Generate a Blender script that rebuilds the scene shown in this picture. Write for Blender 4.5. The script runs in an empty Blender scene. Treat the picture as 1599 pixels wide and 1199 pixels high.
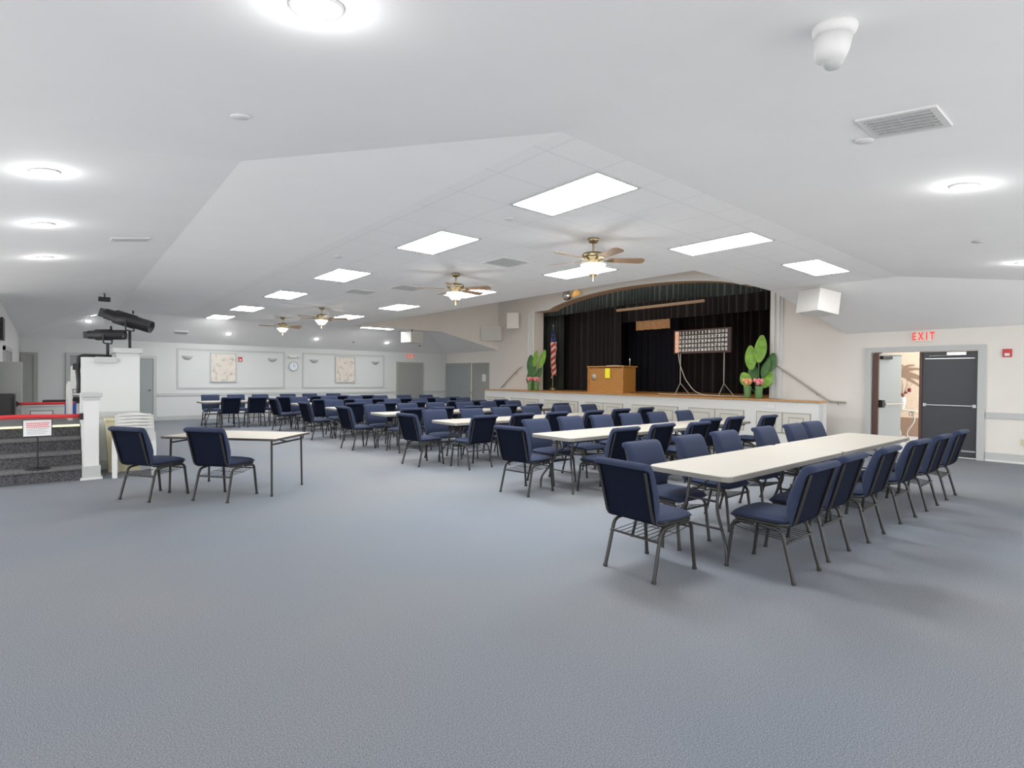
import bpy, bmesh, math, random
from mathutils import Vector, Matrix
random.seed(7)
PI = math.pi
scn = bpy.context.scene
C = scn.collection
R = math.radians

# ------------------------------------------------------------ materials
def nd(nt, t, **kw):
    n = nt.nodes.new(t)
    for k, v in kw.items():
        setattr(n, k, v)
    return n

def mat(name, col, rough=0.6, metal=0.0, noise=0.0, nscale=40.0, col2=None, bump=0.0, emit=None, estr=0.0, stretch=None, sheen=0.0, trans=0.0, spec=None):
    m = bpy.data.materials.new(name)
    m.use_nodes = True
    nt = m.node_tree
    b = nt.nodes['Principled BSDF']
    b.inputs['Base Color'].default_value = (*col, 1)
    b.inputs['Roughness'].default_value = rough
    b.inputs['Metallic'].default_value = metal
    if spec is not None:
        b.inputs['Specular IOR Level'].default_value = spec
    if trans:
        b.inputs['Transmission Weight'].default_value = trans
    if sheen:
        b.inputs['Sheen Weight'].default_value = sheen
    if emit:
        b.inputs['Emission Color'].default_value = (*emit, 1)
        b.inputs['Emission Strength'].default_value = estr
    tc = nd(nt, 'ShaderNodeTexCoord')
    mp = nd(nt, 'ShaderNodeMapping')
    if stretch:
        mp.inputs['Scale'].default_value = stretch
    nt.links.new(tc.outputs['Object'], mp.inputs['Vector'])
    nz = nd(nt, 'ShaderNodeTexNoise')
    nz.inputs['Scale'].default_value = nscale
    nz.inputs['Detail'].default_value = 3
    nt.links.new(mp.outputs['Vector'], nz.inputs['Vector'])
    c2 = col2 or tuple(min(1, c * (1 + noise)) for c in col)
    c1 = col if col2 else tuple(c * (1 - noise) for c in col)
    rp = nd(nt, 'ShaderNodeValToRGB')
    rp.color_ramp.elements[0].position = 0.3
    rp.color_ramp.elements[1].position = 0.7
    rp.color_ramp.elements[0].color = (*c1, 1)
    rp.color_ramp.elements[1].color = (*c2, 1)
    nt.links.new(nz.outputs['Fac'], rp.inputs['Fac'])
    nt.links.new(rp.outputs['Color'], b.inputs['Base Color'])
    if bump:
        bp = nd(nt, 'ShaderNodeBump')
        bp.inputs['Strength'].default_value = bump
        bp.inputs['Distance'].default_value = 0.01
        nt.links.new(nz.outputs['Fac'], bp.inputs['Height'])
        nt.links.new(bp.outputs['Normal'], b.inputs['Normal'])
    return m

def emis(name, col, s):
    m = bpy.data.materials.new(name)
    m.use_nodes = True
    nt = m.node_tree
    nt.nodes.clear()
    e = nd(nt, 'ShaderNodeEmission')
    e.inputs['Color'].default_value = (*col, 1)
    e.inputs['Strength'].default_value = s
    o = nd(nt, 'ShaderNodeOutputMaterial')
    nt.links.new(e.outputs[0], o.inputs[0])
    return m

M = {}
M['wall'] = mat('wall_paint', (.68, .68, .668), .85, noise=.012, nscale=2)
M['wall_cool'] = mat('back_wall_paint', (.64, .66, .652), .85, noise=.012, nscale=2)
M['wall_warm'] = mat('stage_wall_paint', (.76, .725, .68), .85, noise=.015, nscale=2)
M['ceil'] = mat('ceiling_paint', (.90, .90, .895), .9, noise=.01, nscale=2)
M['trim'] = mat('grey_trim', (.50, .515, .51), .5, noise=.02)
M['trim_dark'] = mat('grey_green_trim', (.36, .37, .34), .5, noise=.02)
M['white'] = mat('white_paint', (.72, .72, .71), .5, noise=.01)
M['door_grey'] = mat('grey_door_paint', (.33, .34, .32), .45, noise=.02)
M['door_cool'] = mat('cool_grey_door_paint', (.31, .34, .34), .45, noise=.02)
M['door_dark'] = mat('charcoal_door', (.045, .048, .056), .45, noise=.05)
M['steel'] = mat('brushed_steel', (.55, .55, .55), .3, 1.0, noise=.05)
M['fabric'] = mat('navy_fabric', (.034, .045, .086), 1, noise=.14, nscale=260, bump=.15, sheen=.05, spec=.15)
M['fabric_back_shade'] = mat('navy_shell_fabric_shaded', (.007, .010, .022), 1, noise=.12, nscale=260, bump=.1, spec=.1)  # same navy fabric, darkened to paint in the shade on the chair backs
M['frame'] = mat('hammered_bronze_grey_tube', (.036, .035, .034), .4, .35, noise=.3, nscale=300)
M['glide'] = mat('black_glide', (.02, .02, .02), .6)
M['plastic'] = mat('cream_white_table_plastic', (.42, .393, .345), .5, noise=.02, nscale=30)
M['plastic_edge'] = mat('grey_table_edge', (.24, .232, .215), .5, noise=.03)
M['tleg'] = mat('grey_table_leg_tube', (.06, .06, .062), .4, .4, noise=.1)
M['beige_top'] = mat('beige_laminate', (.42, .38, .32), .5, noise=.06, nscale=60)
M['brown_edge'] = mat('dark_brown_edge', (.06, .05, .045), .5)
M['black'] = mat('black_plastic', (.008, .008, .010), .5, noise=.1)
M['resin'] = mat('white_resin', (.68, .68, .665), .4, noise=.01)
M['cream'] = mat('cream_plastic', (.62, .57, .38), .6, noise=.03)
M['brass'] = mat('antique_brass', (.36, .29, .17), .3, .9, noise=.15, nscale=30)
M['blade'] = mat('oak_fan_blade', (.30, .19, .11), .5, noise=.12, nscale=8, stretch=(2, 14, 2))
M['bowl'] = mat('frosted_glass_bowl', (.9, .9, .9), .3, emit=(1, .98, .94), estr=1.1)
M['oak'] = mat('oak_stage_wood', (.50, .25, .08), .4, noise=.18, nscale=5, stretch=(1, 9, 1))
M['podium'] = mat('golden_oak', (.47, .23, .055), .45, noise=.12, nscale=7, stretch=(1, 1, 8))
M['tan'] = mat('tan_soffit', (.62, .47, .33), .8, noise=.02)
M['green_velvet'] = mat('dark_green_velvet', (.012, .019, .015), .9, noise=.25, nscale=6, sheen=.3)
M['maroon_velvet'] = mat('black_maroon_velvet', (.008, .0045, .006), .9, noise=.25, nscale=6, sheen=.2)
M['navy_velvet'] = mat('black_navy_velvet', (.004, .005, .013), .9, noise=.2, nscale=6)
M['brown_lit'] = mat('lit_look_backdrop_cloth', (.42, .23, .11), .9, noise=.2, nscale=8, emit=(.8, .42, .2), estr=.15, stretch=(1, 8, 1))  # amber colour and glow stand in for light falling on the curtain
M['stage_black'] = mat('black_stage_paint', (.012, .011, .013), .9)
M['leaf'] = mat('banana_leaf_green', (.20, .40, .05), .5, noise=.25, nscale=9)
M['leaf_dark'] = mat('dark_banana_leaf_green', (.06, .16, .045), .5, noise=.25, nscale=9)
M['pot'] = mat('green_vase', (.13, .26, .09), .5, noise=.15, nscale=20)
M['pink'] = mat('pink_petals', (.85, .28, .32), .6, noise=.2, nscale=40)
M['orange_p'] = mat('orange_petals', (.9, .42, .22), .6, noise=.2, nscale=40)
M['red'] = mat('red_plastic', (.55, .03, .03), .4, noise=.05)
M['belt'] = mat('red_webbing', (.62, .035, .04), .6, noise=.08, nscale=80)
M['exit_red'] = mat('red_lit_letters', (.8, .05, .04), .5, emit=(1, .06, .05), estr=.35)
M['exit_plate'] = mat('pale_exit_plate', (.85, .80, .72), .5)
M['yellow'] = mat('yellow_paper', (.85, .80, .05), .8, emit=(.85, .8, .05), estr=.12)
M['paper'] = mat('white_paper', (.8, .8, .8), .8)
M['ink'] = mat('grey_ink', (.35, .35, .38), .8)
M['red_ink'] = mat('red_ink', (.75, .25, .27), .8)
M['board'] = mat('dark_board', (.05, .045, .045), .6)
M['num'] = mat('pale_numerals', (.75, .73, .68), .6, emit=(.75, .73, .68), estr=.18)
M['bingo_cell'] = mat('orange_cells', (.75, .36, .22), .6, emit=(.8, .35, .2), estr=.25)
M['cable'] = mat('grey_cable', (.55, .52, .47), .6)
M['cabinet'] = mat('greige_cabinet', (.58, .57, .52), .6, noise=.02)
M['cabinet_line'] = mat('dark_greige_groove', (.33, .31, .27), .6)
M['step_carpet'] = mat('dark_patterned_carpet', (.03, .03, .036), .95, col2=(.12, .12, .125), nscale=55, bump=.2)
M['nosing'] = mat('lighter_grey_nosing_carpet', (.09, .09, .095), .95, col2=(.19, .19, .19), nscale=60)  # lighter carpet for the tread tops and nosings
M['led'] = mat('warm_edge_strip', (.8, .78, .5), .5, emit=(1, .97, .6), estr=.5)
M['panel_light'] = emis('troffer_glow', (1, 1, .99), 26)
M['down'] = emis('downlight_glow', (1, .99, .97), 24)
M['silver'] = mat('mirror_tiles', (.7, .72, .75), .12, .95, noise=.5, nscale=60)
M['amber'] = mat('amber_lens', (.8, .42, .12), .4, emit=(1, .55, .15), estr=.3)
M['speaker'] = mat('white_speaker', (.80, .78, .74), .6, noise=.02)
M['grille'] = mat('speaker_grille', (.62, .61, .585), .7, noise=.15, nscale=300)
M['out_wall'] = mat('sandy_stucco_glow', (.70, .56, .43), .9, noise=.08, nscale=14, emit=(.7, .56, .43), estr=.12)  # faint glow in the stucco stands in for bright lobby light
M['out_floor'] = mat('pale_tile', (.48, .48, .50), .6, noise=.06, nscale=5)
M['mural'] = mat('brown_palm_paint', (.36, .24, .17), .9, noise=.1)
M['brown_wood'] = mat('dark_brown_wood', (.09, .04, .03), .5, noise=.15)
M['iron'] = mat('cream_wrought_iron', (.66, .62, .53), .5, noise=.04)
M['blue_thing'] = mat('blue_vinyl', (.03, .08, .32), .5)
M['clock'] = mat('clock_face', (.72, .76, .84), .9)
M['sconce'] = mat('grey_sconce', (.50, .51, .51), .6)
M['rail'] = mat('handrail_metal', (.48, .45, .41), .35, .5, noise=.05)
M['lam'] = mat('seam_grey', (.3, .3, .3), .7)

# carpet
def carpet():
    m = bpy.data.materials.new('blue_grey_loop_carpet')
    m.use_nodes = True
    nt = m.node_tree
    b = nt.nodes['Principled BSDF']
    b.inputs['Roughness'].default_value = .95
    tc = nd(nt, 'ShaderNodeTexCoord')
    n1 = nd(nt, 'ShaderNodeTexNoise'); n1.inputs['Scale'].default_value = 165; n1.inputs['Detail'].default_value = 4; n1.inputs['Roughness'].default_value = .75
    n2 = nd(nt, 'ShaderNodeTexNoise'); n2.inputs['Scale'].default_value = .35; n2.inputs['Detail'].default_value = 2
    n3 = nd(nt, 'ShaderNodeTexVoronoi'); n3.inputs['Scale'].default_value = 60
    for n in (n1, n2, n3):
        nt.links.new(tc.outputs['Object'], n.inputs['Vector'])
    r1 = nd(nt, 'ShaderNodeValToRGB')
    e = r1.color_ramp.elements
    e[0].position = .34; e[0].color = (.073, .082, .097, 1)
    e[1].position = .66; e[1].color = (.285, .303, .327, 1)
    nt.links.new(n1.outputs['Fac'], r1.inputs['Fac'])
    r2 = nd(nt, 'ShaderNodeValToRGB')
    r2.color_ramp.elements[0].position = .35; r2.color_ramp.elements[0].color = (.93, .98, 1.06, 1)
    r2.color_ramp.elements[1].position = .65; r2.color_ramp.elements[1].color = (1.10, 1.06, 1.03, 1)
    nt.links.new(n2.outputs['Fac'], r2.inputs['Fac'])
    mx = nd(nt, 'ShaderNodeMix', data_type='RGBA', blend_type='MULTIPLY')
    mx.inputs['Factor'].default_value = 1
    nt.links.new(r1.outputs['Color'], mx.inputs[6]); nt.links.new(r2.outputs['Color'], mx.inputs[7])
    nt.links.new(mx.outputs[2], b.inputs['Base Color'])
    bp = nd(nt, 'ShaderNodeBump'); bp.inputs['Strength'].default_value = .18; bp.inputs['Distance'].default_value = .004
    nt.links.new(n3.outputs['Distance'], bp.inputs['Height'])
    nt.links.new(bp.outputs['Normal'], b.inputs['Normal'])
    return m
M['carpet'] = carpet()

def tiles():
    m = bpy.data.materials.new('acoustic_ceiling_tile')
    m.use_nodes = True
    nt = m.node_tree
    b = nt.nodes['Principled BSDF']
    b.inputs['Roughness'].default_value = .9
    tc = nd(nt, 'ShaderNodeTexCoord')
    sp = nd(nt, 'ShaderNodeSeparateXYZ')
    nt.links.new(tc.outputs['Object'], sp.inputs[0])
    outs = []
    for ax, off, step in ((0, 3.55 - .61 * 12, .61), (1, 3.10 - .61 * 12, .61)):
        a = nd(nt, 'ShaderNodeMath', operation='SUBTRACT'); a.inputs[1].default_value = off
        nt.links.new(sp.outputs[ax], a.inputs[0])
        mo = nd(nt, 'ShaderNodeMath', operation='MODULO'); mo.inputs[1].default_value = step
        nt.links.new(a.outputs[0], mo.inputs[0])
        lt = nd(nt, 'ShaderNodeMath', operation='LESS_THAN'); lt.inputs[1].default_value = .016
        nt.links.new(mo.outputs[0], lt.inputs[0])
        outs.append(lt)
    mxm = nd(nt, 'ShaderNodeMath', operation='MAXIMUM')
    nt.links.new(outs[0].outputs[0], mxm.inputs[0]); nt.links.new(outs[1].outputs[0], mxm.inputs[1])
    nz = nd(nt, 'ShaderNodeTexNoise'); nz.inputs['Scale'].default_value = 90
    nt.links.new(tc.outputs['Object'], nz.inputs['Vector'])
    rp = nd(nt, 'ShaderNodeValToRGB')
    rp.color_ramp.elements[0].position = .35; rp.color_ramp.elements[0].color = (.83, .83, .83, 1)
    rp.color_ramp.elements[1].position = .55; rp.color_ramp.elements[1].color = (.89, .89, .885, 1)
    nt.links.new(nz.outputs['Fac'], rp.inputs['Fac'])
    mx = nd(nt, 'ShaderNodeMix', data_type='RGBA')
    nt.links.new(mxm.outputs[0], mx.inputs['Factor'])
    nt.links.new(rp.outputs['Color'], mx.inputs[6])
    mx.inputs[7].default_value = (.79, .79, .785, 1)
    nt.links.new(mx.outputs[2], b.inputs['Base Color'])
    return m
M['tile'] = tiles()

def floral():
    m = bpy.data.materials.new('floral_canvas')
    m.use_nodes = True
    nt = m.node_tree
    b = nt.nodes['Principled BSDF']; b.inputs['Roughness'].default_value = .8
    tc = nd(nt, 'ShaderNodeTexCoord')
    v = nd(nt, 'ShaderNodeTexVoronoi'); v.inputs['Scale'].default_value = 4.2
    n = nd(nt, 'ShaderNodeTexNoise'); n.inputs['Scale'].default_value = 5.5; n.inputs['Detail'].default_value = 5
    nt.links.new(tc.outputs['Object'], v.inputs['Vector']); nt.links.new(tc.outputs['Object'], n.inputs['Vector'])
    r = nd(nt, 'ShaderNodeValToRGB')
    r.color_ramp.elements[0].position = .34; r.color_ramp.elements[0].color = (.12, .11, .10, 1)
    r.color_ramp.elements[1].position = .46; r.color_ramp.elements[1].color = (.60, .54, .46, 1)
    k = r.color_ramp.elements.new(.7); k.color = (.66, .60, .52, 1)
    nt.links.new(n.outputs['Fac'], r.inputs['Fac'])
    r2 = nd(nt, 'ShaderNodeValToRGB')
    r2.color_ramp.elements[0].position = .0; r2.color_ramp.elements[0].color = (.75, .60, .56, 1)
    r2.color_ramp.elements[1].position = .5; r2.color_ramp.elements[1].color = (.78, .74, .68, 1)
    nt.links.new(v.outputs['Distance'], r2.inputs['Fac'])
    mx = nd(nt, 'ShaderNodeMix', data_type='RGBA'); mx.inputs['Factor'].default_value = .5
    nt.links.new(r.outputs['Color'], mx.inputs[6]); nt.links.new(r2.outputs['Color'], mx.inputs[7])
    nt.links.new(mx.outputs[2], b.inputs['Base Color'])
    return m
M['floral'] = floral()

def flagmat():
    m = bpy.data.materials.new('striped_flag_cloth')
    m.use_nodes = True
    nt = m.node_tree
    b = nt.nodes['Principled BSDF']; b.inputs['Roughness'].default_value = .8
    tc = nd(nt, 'ShaderNodeTexCoord')
    sp = nd(nt, 'ShaderNodeSeparateXYZ'); nt.links.new(tc.outputs['Object'], sp.inputs[0])
    a = nd(nt, 'ShaderNodeMath', operation='MULTIPLY'); a.inputs[1].default_value = 1.1
    nt.links.new(sp.outputs[1], a.inputs[0])
    s = nd(nt, 'ShaderNodeMath', operation='ADD'); nt.links.new(a.outputs[0], s.inputs[0]); nt.links.new(sp.outputs[2], s.inputs[1])
    m1 = nd(nt, 'ShaderNodeMath', operation='MULTIPLY'); m1.inputs[1].default_value = 26
    nt.links.new(s.outputs[0], m1.inputs[0])
    sn = nd(nt, 'ShaderNodeMath', operation='SINE'); nt.links.new(m1.outputs[0], sn.inputs[0])
    g = nd(nt, 'ShaderNodeMath', operation='GREATER_THAN'); g.inputs[1].default_value = 0
    nt.links.new(sn.outputs[0], g.inputs[0])
    mx = nd(nt, 'ShaderNodeMix', data_type='RGBA'); nt.links.new(g.outputs[0], mx.inputs['Factor'])
    mx.inputs[6].default_value = (.50, .04, .05, 1); mx.inputs[7].default_value = (.72, .55, .48, 1)
    g2 = nd(nt, 'ShaderNodeMath', operation='GREATER_THAN'); g2.inputs[1].default_value = 1.78
    nt.links.new(sp.outputs[2], g2.inputs[0])
    mx2 = nd(nt, 'ShaderNodeMix', data_type='RGBA'); nt.links.new(g2.outputs[0], mx2.inputs['Factor'])
    nt.links.new(mx.outputs[2], mx2.inputs[6])
    vo = nd(nt, 'ShaderNodeTexVoronoi'); vo.inputs['Scale'].default_value = 16
    nt.links.new(tc.outputs['Object'], vo.inputs['Vector'])
    l = nd(nt, 'ShaderNodeMath', operation='LESS_THAN'); l.inputs[1].default_value = .22
    nt.links.new(vo.outputs['Distance'], l.inputs[0])
    mx3 = nd(nt, 'ShaderNodeMix', data_type='RGBA'); nt.links.new(l.outputs[0], mx3.inputs['Factor'])
    mx3.inputs[6].default_value = (.03, .035, .14, 1); mx3.inputs[7].default_value = (.7, .7, .7, 1)
    nt.links.new(mx3.outputs[2], mx2.inputs[7])
    nt.links.new(mx2.outputs[2], b.inputs['Base Color'])
    return m
M['flag'] = flagmat()

# ------------------------------------------------------------ mesh helpers
class MB:
    def __init__(s):
        s.v = []; s.f = []; s.m = []; s.sm = []
    def add(s, vs, fs, mi=0, smooth=False):
        o = len(s.v)
        s.v += [tuple(x) for x in vs]
        for f in fs:
            s.f.append([i + o for i in f]); s.m.append(mi); s.sm.append(smooth)
        return s
    def box(s, x0, x1, y0, y1, z0, z1, mi=0, b=0.0, mx=None):
        if b <= 0:
            vs = [(x, y, z) for z in (z0, z1) for y in (y0, y1) for x in (x0, x1)]
            fs = [(0, 2, 3, 1), (4, 5, 7, 6), (0, 1, 5, 4), (2, 6, 7, 3), (0, 4, 6, 2), (1, 3, 7, 5)]
        else:
            bm = bmesh.new()
            bmesh.ops.create_cube(bm, size=1)
            for v in bm.verts:
                v.co = Vector(((x0 + x1) / 2 + v.co.x * (x1 - x0), (y0 + y1) / 2 + v.co.y * (y1 - y0), (z0 + z1) / 2 + v.co.z * (z1 - z0)))
            bmesh.ops.bevel(bm, geom=bm.edges[:], offset=b, segments=2, affect='EDGES', profile=.5)
            bm.verts.index_update()
            vs = [v.co.copy() for v in bm.verts]
            fs = [[v.index for v in f.verts] for f in bm.faces]
            bm.free()
        if mx is not None:
            vs = [mx @ Vector(v) for v in vs]
        return s.add(vs, fs, mi)
    def tube(s, pts, r, n=8, mi=0, cap=True, rad=0.0, closed=False):
        pts = [Vector(p) for p in pts]
        if rad > 0 and len(pts) > 2:
            q = [pts[0]]
            for i in range(1, len(pts) - 1):
                a, b, c = pts[i - 1], pts[i], pts[i + 1]
                d1 = (a - b); d2 = (c - b)
                k = min(rad, d1.length * .45, d2.length * .45)
                p1 = b + d1.normalized() * k; p2 = b + d2.normalized() * k
                for t in (0, .25, .5, .75, 1):
                    q.append(p1 * (1 - t) ** 2 + b * 2 * t * (1 - t) + p2 * t * t)
            q.append(pts[-1]); pts = q
        rr = r if isinstance(r, (list, tuple)) else [r] * len(pts)
        vs = []; fs = []
        T = (pts[1] - pts[0]).normalized()
        up = Vector((0, 0, 1)) if abs(T.z) < .9 else Vector((1, 0, 0))
        N = (up - T * up.dot(T)).normalized()
        L = len(pts)
        for i, p in enumerate(pts):
            if closed:
                T2 = (pts[(i + 1) % L] - pts[i - 1]).normalized()
            else:
                T2 = (pts[min(i + 1, L - 1)] - pts[max(i - 1, 0)])
                T2 = T2.normalized() if T2.length > 1e-9 else T
            N = (N - T2 * N.dot(T2))
            N = N.normalized() if N.length > 1e-6 else T2.orthogonal().normalized()
            B = T2.cross(N)
            for k in range(n):
                a = 2 * PI * k / n
                vs.append(p + (N * math.cos(a) + B * math.sin(a)) * rr[min(i, len(rr) - 1)])
        rings = L if closed else L - 1
        for i in range(rings):
            for k in range(n):
                a = i * n + k; b = i * n + (k + 1) % n
                c = ((i + 1) % L) * n + (k + 1) % n; d = ((i + 1) % L) * n + k
                fs.append((a, b, c, d))
        s.add(vs, fs, mi, True)
        if cap and not closed:
            s.add(vs[:n], [tuple(range(n))[::-1]], mi); s.add(vs[-n:], [tuple(range(n))], mi)
        return s
    def lathe(s, prof, n=20, mi=0, mx=None, smooth=True, cap=True):
        vs = []; fs = []
        for r, z in prof:
            for k in range(n):
                a = 2 * PI * k / n
                vs.append(Vector((r * math.cos(a), r * math.sin(a), z)))
        for i in range(len(prof) - 1):
            for k in range(n):
                fs.append((i * n + k, i * n + (k + 1) % n, (i + 1) * n + (k + 1) % n, (i + 1) * n + k))
        if cap and prof[0][0] > 1e-4: fs.append(tuple(range(n))[::-1])
        if cap and prof[-1][0] > 1e-4: fs.append(tuple((len(prof) - 1) * n + k for k in range(n)))
        if mx is not None: vs = [mx @ v for v in vs]
        return s.add(vs, fs, mi, smooth)
    def quad(s, a, b, c, d, mi=0):
        return s.add([a, b, c, d], [(0, 1, 2, 3)], mi)
    def poly(s, pts, mi=0):
        return s.add(pts, [tuple(range(len(pts)))], mi)
    def prism(s, poly, axis, a0, a1, mi=0):
        """poly: 2D list; axis 'x','y','z' extruded"""
        def P(p, a):
            return {'x': (a, p[0], p[1]), 'y': (p[0], a, p[1]), 'z': (p[0], p[1], a)}[axis]
        n = len(poly)
        vs = [P(p, a0) for p in poly] + [P(p, a1) for p in poly]
        fs = [tuple(range(n))[::-1], tuple(range(n, 2 * n))] + [(i, (i + 1) % n, n + (i + 1) % n, n + i) for i in range(n)]
        return s.add(vs, fs, mi)
    def build(s, name, mats, parent=None, kind=None, fix=True, loc=None, mx=None):
        me = bpy.data.meshes.new(name)
        vs = s.v if mx is None else [tuple(mx @ Vector(v)) for v in s.v]
        me.from_pydata(vs, [], s.f)
        me.update()
        if not isinstance(mats, (list, tuple)): mats = [mats]
        for m in mats: me.materials.append(m)
        for i, p in enumerate(me.polygons):
            p.material_index = min(s.m[i], len(mats) - 1); p.use_smooth = s.sm[i]
        if fix:
            bm = bmesh.new(); bm.from_mesh(me)
            bmesh.ops.recalc_face_normals(bm, faces=bm.faces[:])
            bm.to_mesh(me); bm.free()
        o = bpy.data.objects.new(name, me)
        C.objects.link(o)
        if parent is not None: o.parent = parent
        if loc is not None: o.location = loc
        if kind: o['kind'] = kind
        return o

def thing(name, label, cat, loc=(0, 0, 0), rz=0.0, group=None):
    o = bpy.data.objects.new(name, None)
    o.empty_display_size = .1
    C.objects.link(o); o.location = loc; o.rotation_euler = (0, 0, rz)
    o['label'] = label; o['category'] = cat
    if group: o['group'] = group
    return o
def tag(o, label, cat, group=None):
    o['label'] = label; o['category'] = cat
    if group: o['group'] = group
    return o
def dup(root, loc, rz, label, group=None):
    r = root.copy(); C.objects.link(r); r.location = loc; r.rotation_euler = (0, 0, rz)
    r['label'] = label
    if group: r['group'] = group
    for ch in list(root.children):
        c = ch.copy(); C.objects.link(c); c.parent = r
        for g in list(ch.children):
            d = g.copy(); C.objects.link(d); d.parent = c
    return r
def text_mesh(body, size, mx, ax='CENTER', ext=.002, bold=0.0):
    cu = bpy.data.curves.new('lettering', 'FONT')
    cu.body = body; cu.size = size; cu.align_x = ax; cu.align_y = 'CENTER'; cu.extrude = ext; cu.offset = bold
    cu.resolution_u = 3
    ob = bpy.data.objects.new('lettering', cu)
    C.objects.link(ob)
    dg = bpy.context.evaluated_depsgraph_get()
    me = bpy.data.meshes.new_from_object(ob.evaluated_get(dg))
    vs = [mx @ v.co for v in me.vertices]
    fs = [tuple(p.vertices) for p in me.polygons]
    bpy.data.objects.remove(ob); bpy.data.meshes.remove(me); bpy.data.curves.remove(cu)
    return vs, fs
def face_mx(p, d):
    """matrix placing text at p; d = viewer-facing normal"""
    n = Vector(d).normalized(); up = Vector((0, 0, 1)); x = up.cross(n).normalized()
    return Matrix(((x.x, up.x, n.x, p[0]), (x.y, up.y, n.y, p[1]), (x.z, up.z, n.z, p[2]), (0, 0, 0, 1)))

# ------------------------------------------------------------ camera (pitch/roll/yaw solved from the room's own lines)
cam = bpy.data.cameras.new('camera'); co = bpy.data.objects.new('camera', cam); C.objects.link(co)
cam.sensor_width = 36; cam.lens = 838.34 / 1599 * 36; cam.clip_start = .05; cam.clip_end = 200
yw, pt, ro = R(40.047), R(-.6558), R(-.5297)
f = Vector((math.sin(yw) * math.cos(pt), math.cos(yw) * math.cos(pt), math.sin(pt)))
r0 = Vector((math.cos(yw), -math.sin(yw), 0)); d0 = f.cross(r0)
rr_ = r0 * math.cos(ro) + d0 * math.sin(ro); dd_ = -r0 * math.sin(ro) + d0 * math.cos(ro)
up_ = -dd_; bk = -f
co.matrix_world = Matrix(((rr_.x, up_.x, bk.x, 0), (rr_.y, up_.y, bk.y, 0), (rr_.z, up_.z, bk.z, 1.5), (0, 0, 0, 1)))
scn.camera = co

# ------------------------------------------------------------ room shell
W = 13.53; BV = 20.775; Z0 = 3.3; BAY = 4.75; FZ = 1.055
NV = -2.5; LU = -3.2
g = MB()
g.box(LU, W + .1, NV, BV + .1, -.12, 0)
g.build('floor', M['carpet'], kind='structure')

c = MB()
a_ = (2.8, 2.8, Z0); b_ = (1.16, 4.95, Z0); c_ = (1.2, 13.5, Z0); VE = 18.15; VB = 19.2; d_ = (1.2, VB, Z0)
f_ = (11.6, VE, Z0); e_ = (8, VE, Z0); g_ = (W, 17.0, 2.62); h_ = (8, 4.88, Z0); i_ = (11, 4.95, Z0); j_ = (W, 4.4, 2.555); k_ = (11, 2.8, Z0)
c.poly([(2.8, 2.8, Z0), (8, 2.8, Z0), (8, VB, Z0), (2.4, VB, Z0), (2.8, 16.5, Z0)], 1)         # lay-in field
c.poly([(8, 2.8, Z0), k_, i_, h_], 1)
c.poly([a_, (2.8, 16.5, Z0), (2.4, VB, Z0), d_, c_, b_])
c.poly([e_, f_, (11.6, VB, Z0), (8, VB, Z0)])
lz = lambda u: Z0 - .168 * (1.16 - u)
c.poly([b_, c_, (LU, 13.5, lz(LU)), (LU, 4.95, lz(LU))])
c.poly([a_, b_, (LU, 4.95, lz(LU)), (LU, 2.85, 2.35), (1.0, NV, 2.35)])
c.poly([(LU, 2.85, 2.35), (LU, NV, 2.35), (1.0, NV, 2.35)])
zn = Z0 + .128 * (NV - 2.8)
fan_ = [(1.0, 2.35), (1.9, zn - .196), (2.8, zn - .139), (3.8, zn - .089), (5.0, zn - .048), (6.5, zn - .017), (8.5, zn)]
for (ua, za), (ub, zb) in zip(fan_[:-1], fan_[1:]):
    c.poly([a_, (ua, NV, za), (ub, NV, zb)])
c.poly([a_, (8.5, NV, zn), (13.1, NV, zn), k_])
c.poly([k_, (13.1, NV, zn), (W, NV, 2.555), j_, i_])
c.poly([d_, (2.4, VB, Z0), (8, VB, Z0), (11.6, VB, Z0), (W, BV, 2.555), (-.9, BV, 2.555)])
c.poly([c_, d_, (-.9, BV, 2.555)])
c.poly([c_, (-.9, BV, 2.555), (-.9, 13.5, lz(-.9))])
c.poly([f_, g_, (W, BV, 2.555)]); c.poly([f_, (W, BV, 2.555), (11.6, VB, Z0)])
c.build('ceiling', [M['ceil'], M['tile']], kind='structure', fix=False)
from mathutils.bvhtree import BVHTree
CB = BVHTree.FromPolygons([Vector(v) for v in c.v], c.f)
c = MB()
ring = [h_, i_, j_, g_, f_, e_]
c.poly([(p[0], p[1], BAY) for p in ring], 0)
c.build('ceiling_bay', M['wall'], kind='structure', fix=False)
c = MB()
for p, q in ((h_, i_), (i_, j_), (g_, f_), (f_, e_), (e_, h_)):
    c.quad(p, q, (q[0], q[1], BAY), (p[0], p[1], BAY))
c.build('wall_bay', M['wall_warm'], kind='structure', fix=False)

# stage wall (plane x = W) with the arched opening and the double doorway
OA, OB = 6.10, 14.78
def arch(v):
    if v < 6.85 or v > 14.03: return 3.96
    t = (v - 10.44) / 3.59
    return 3.96 + .41 * (1 - t * t) ** .75
def wtop(v):
    if v < 4.4: return 2.60
    if v < 17: return BAY
    return 2.7
w = MB()
cuts = sorted(set([NV, 2.13, 3.93, 4.4, OA, 6.85, 14.03, OB, 17.0, BV] + [6.85 + 7.18 * i / 28 for i in range(29)]))
for v0, v1 in zip(cuts[:-1], cuts[1:]):
    vm = (v0 + v1) / 2
    zt0, zt1 = (wtop(vm),) * 2
    if 2.13 < vm < 3.93: lo0 = lo1 = 2.13
    elif OA < vm < OB:
        lo0, lo1 = (3.96, 3.96) if (vm < 6.85 or vm > 14.03) else (arch(v0), arch(v1))
    else: lo0 = lo1 = 0
    w.quad((W, v0, lo0), (W, v1, lo1), (W, v1, zt1), (W, v0, zt0))
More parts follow.
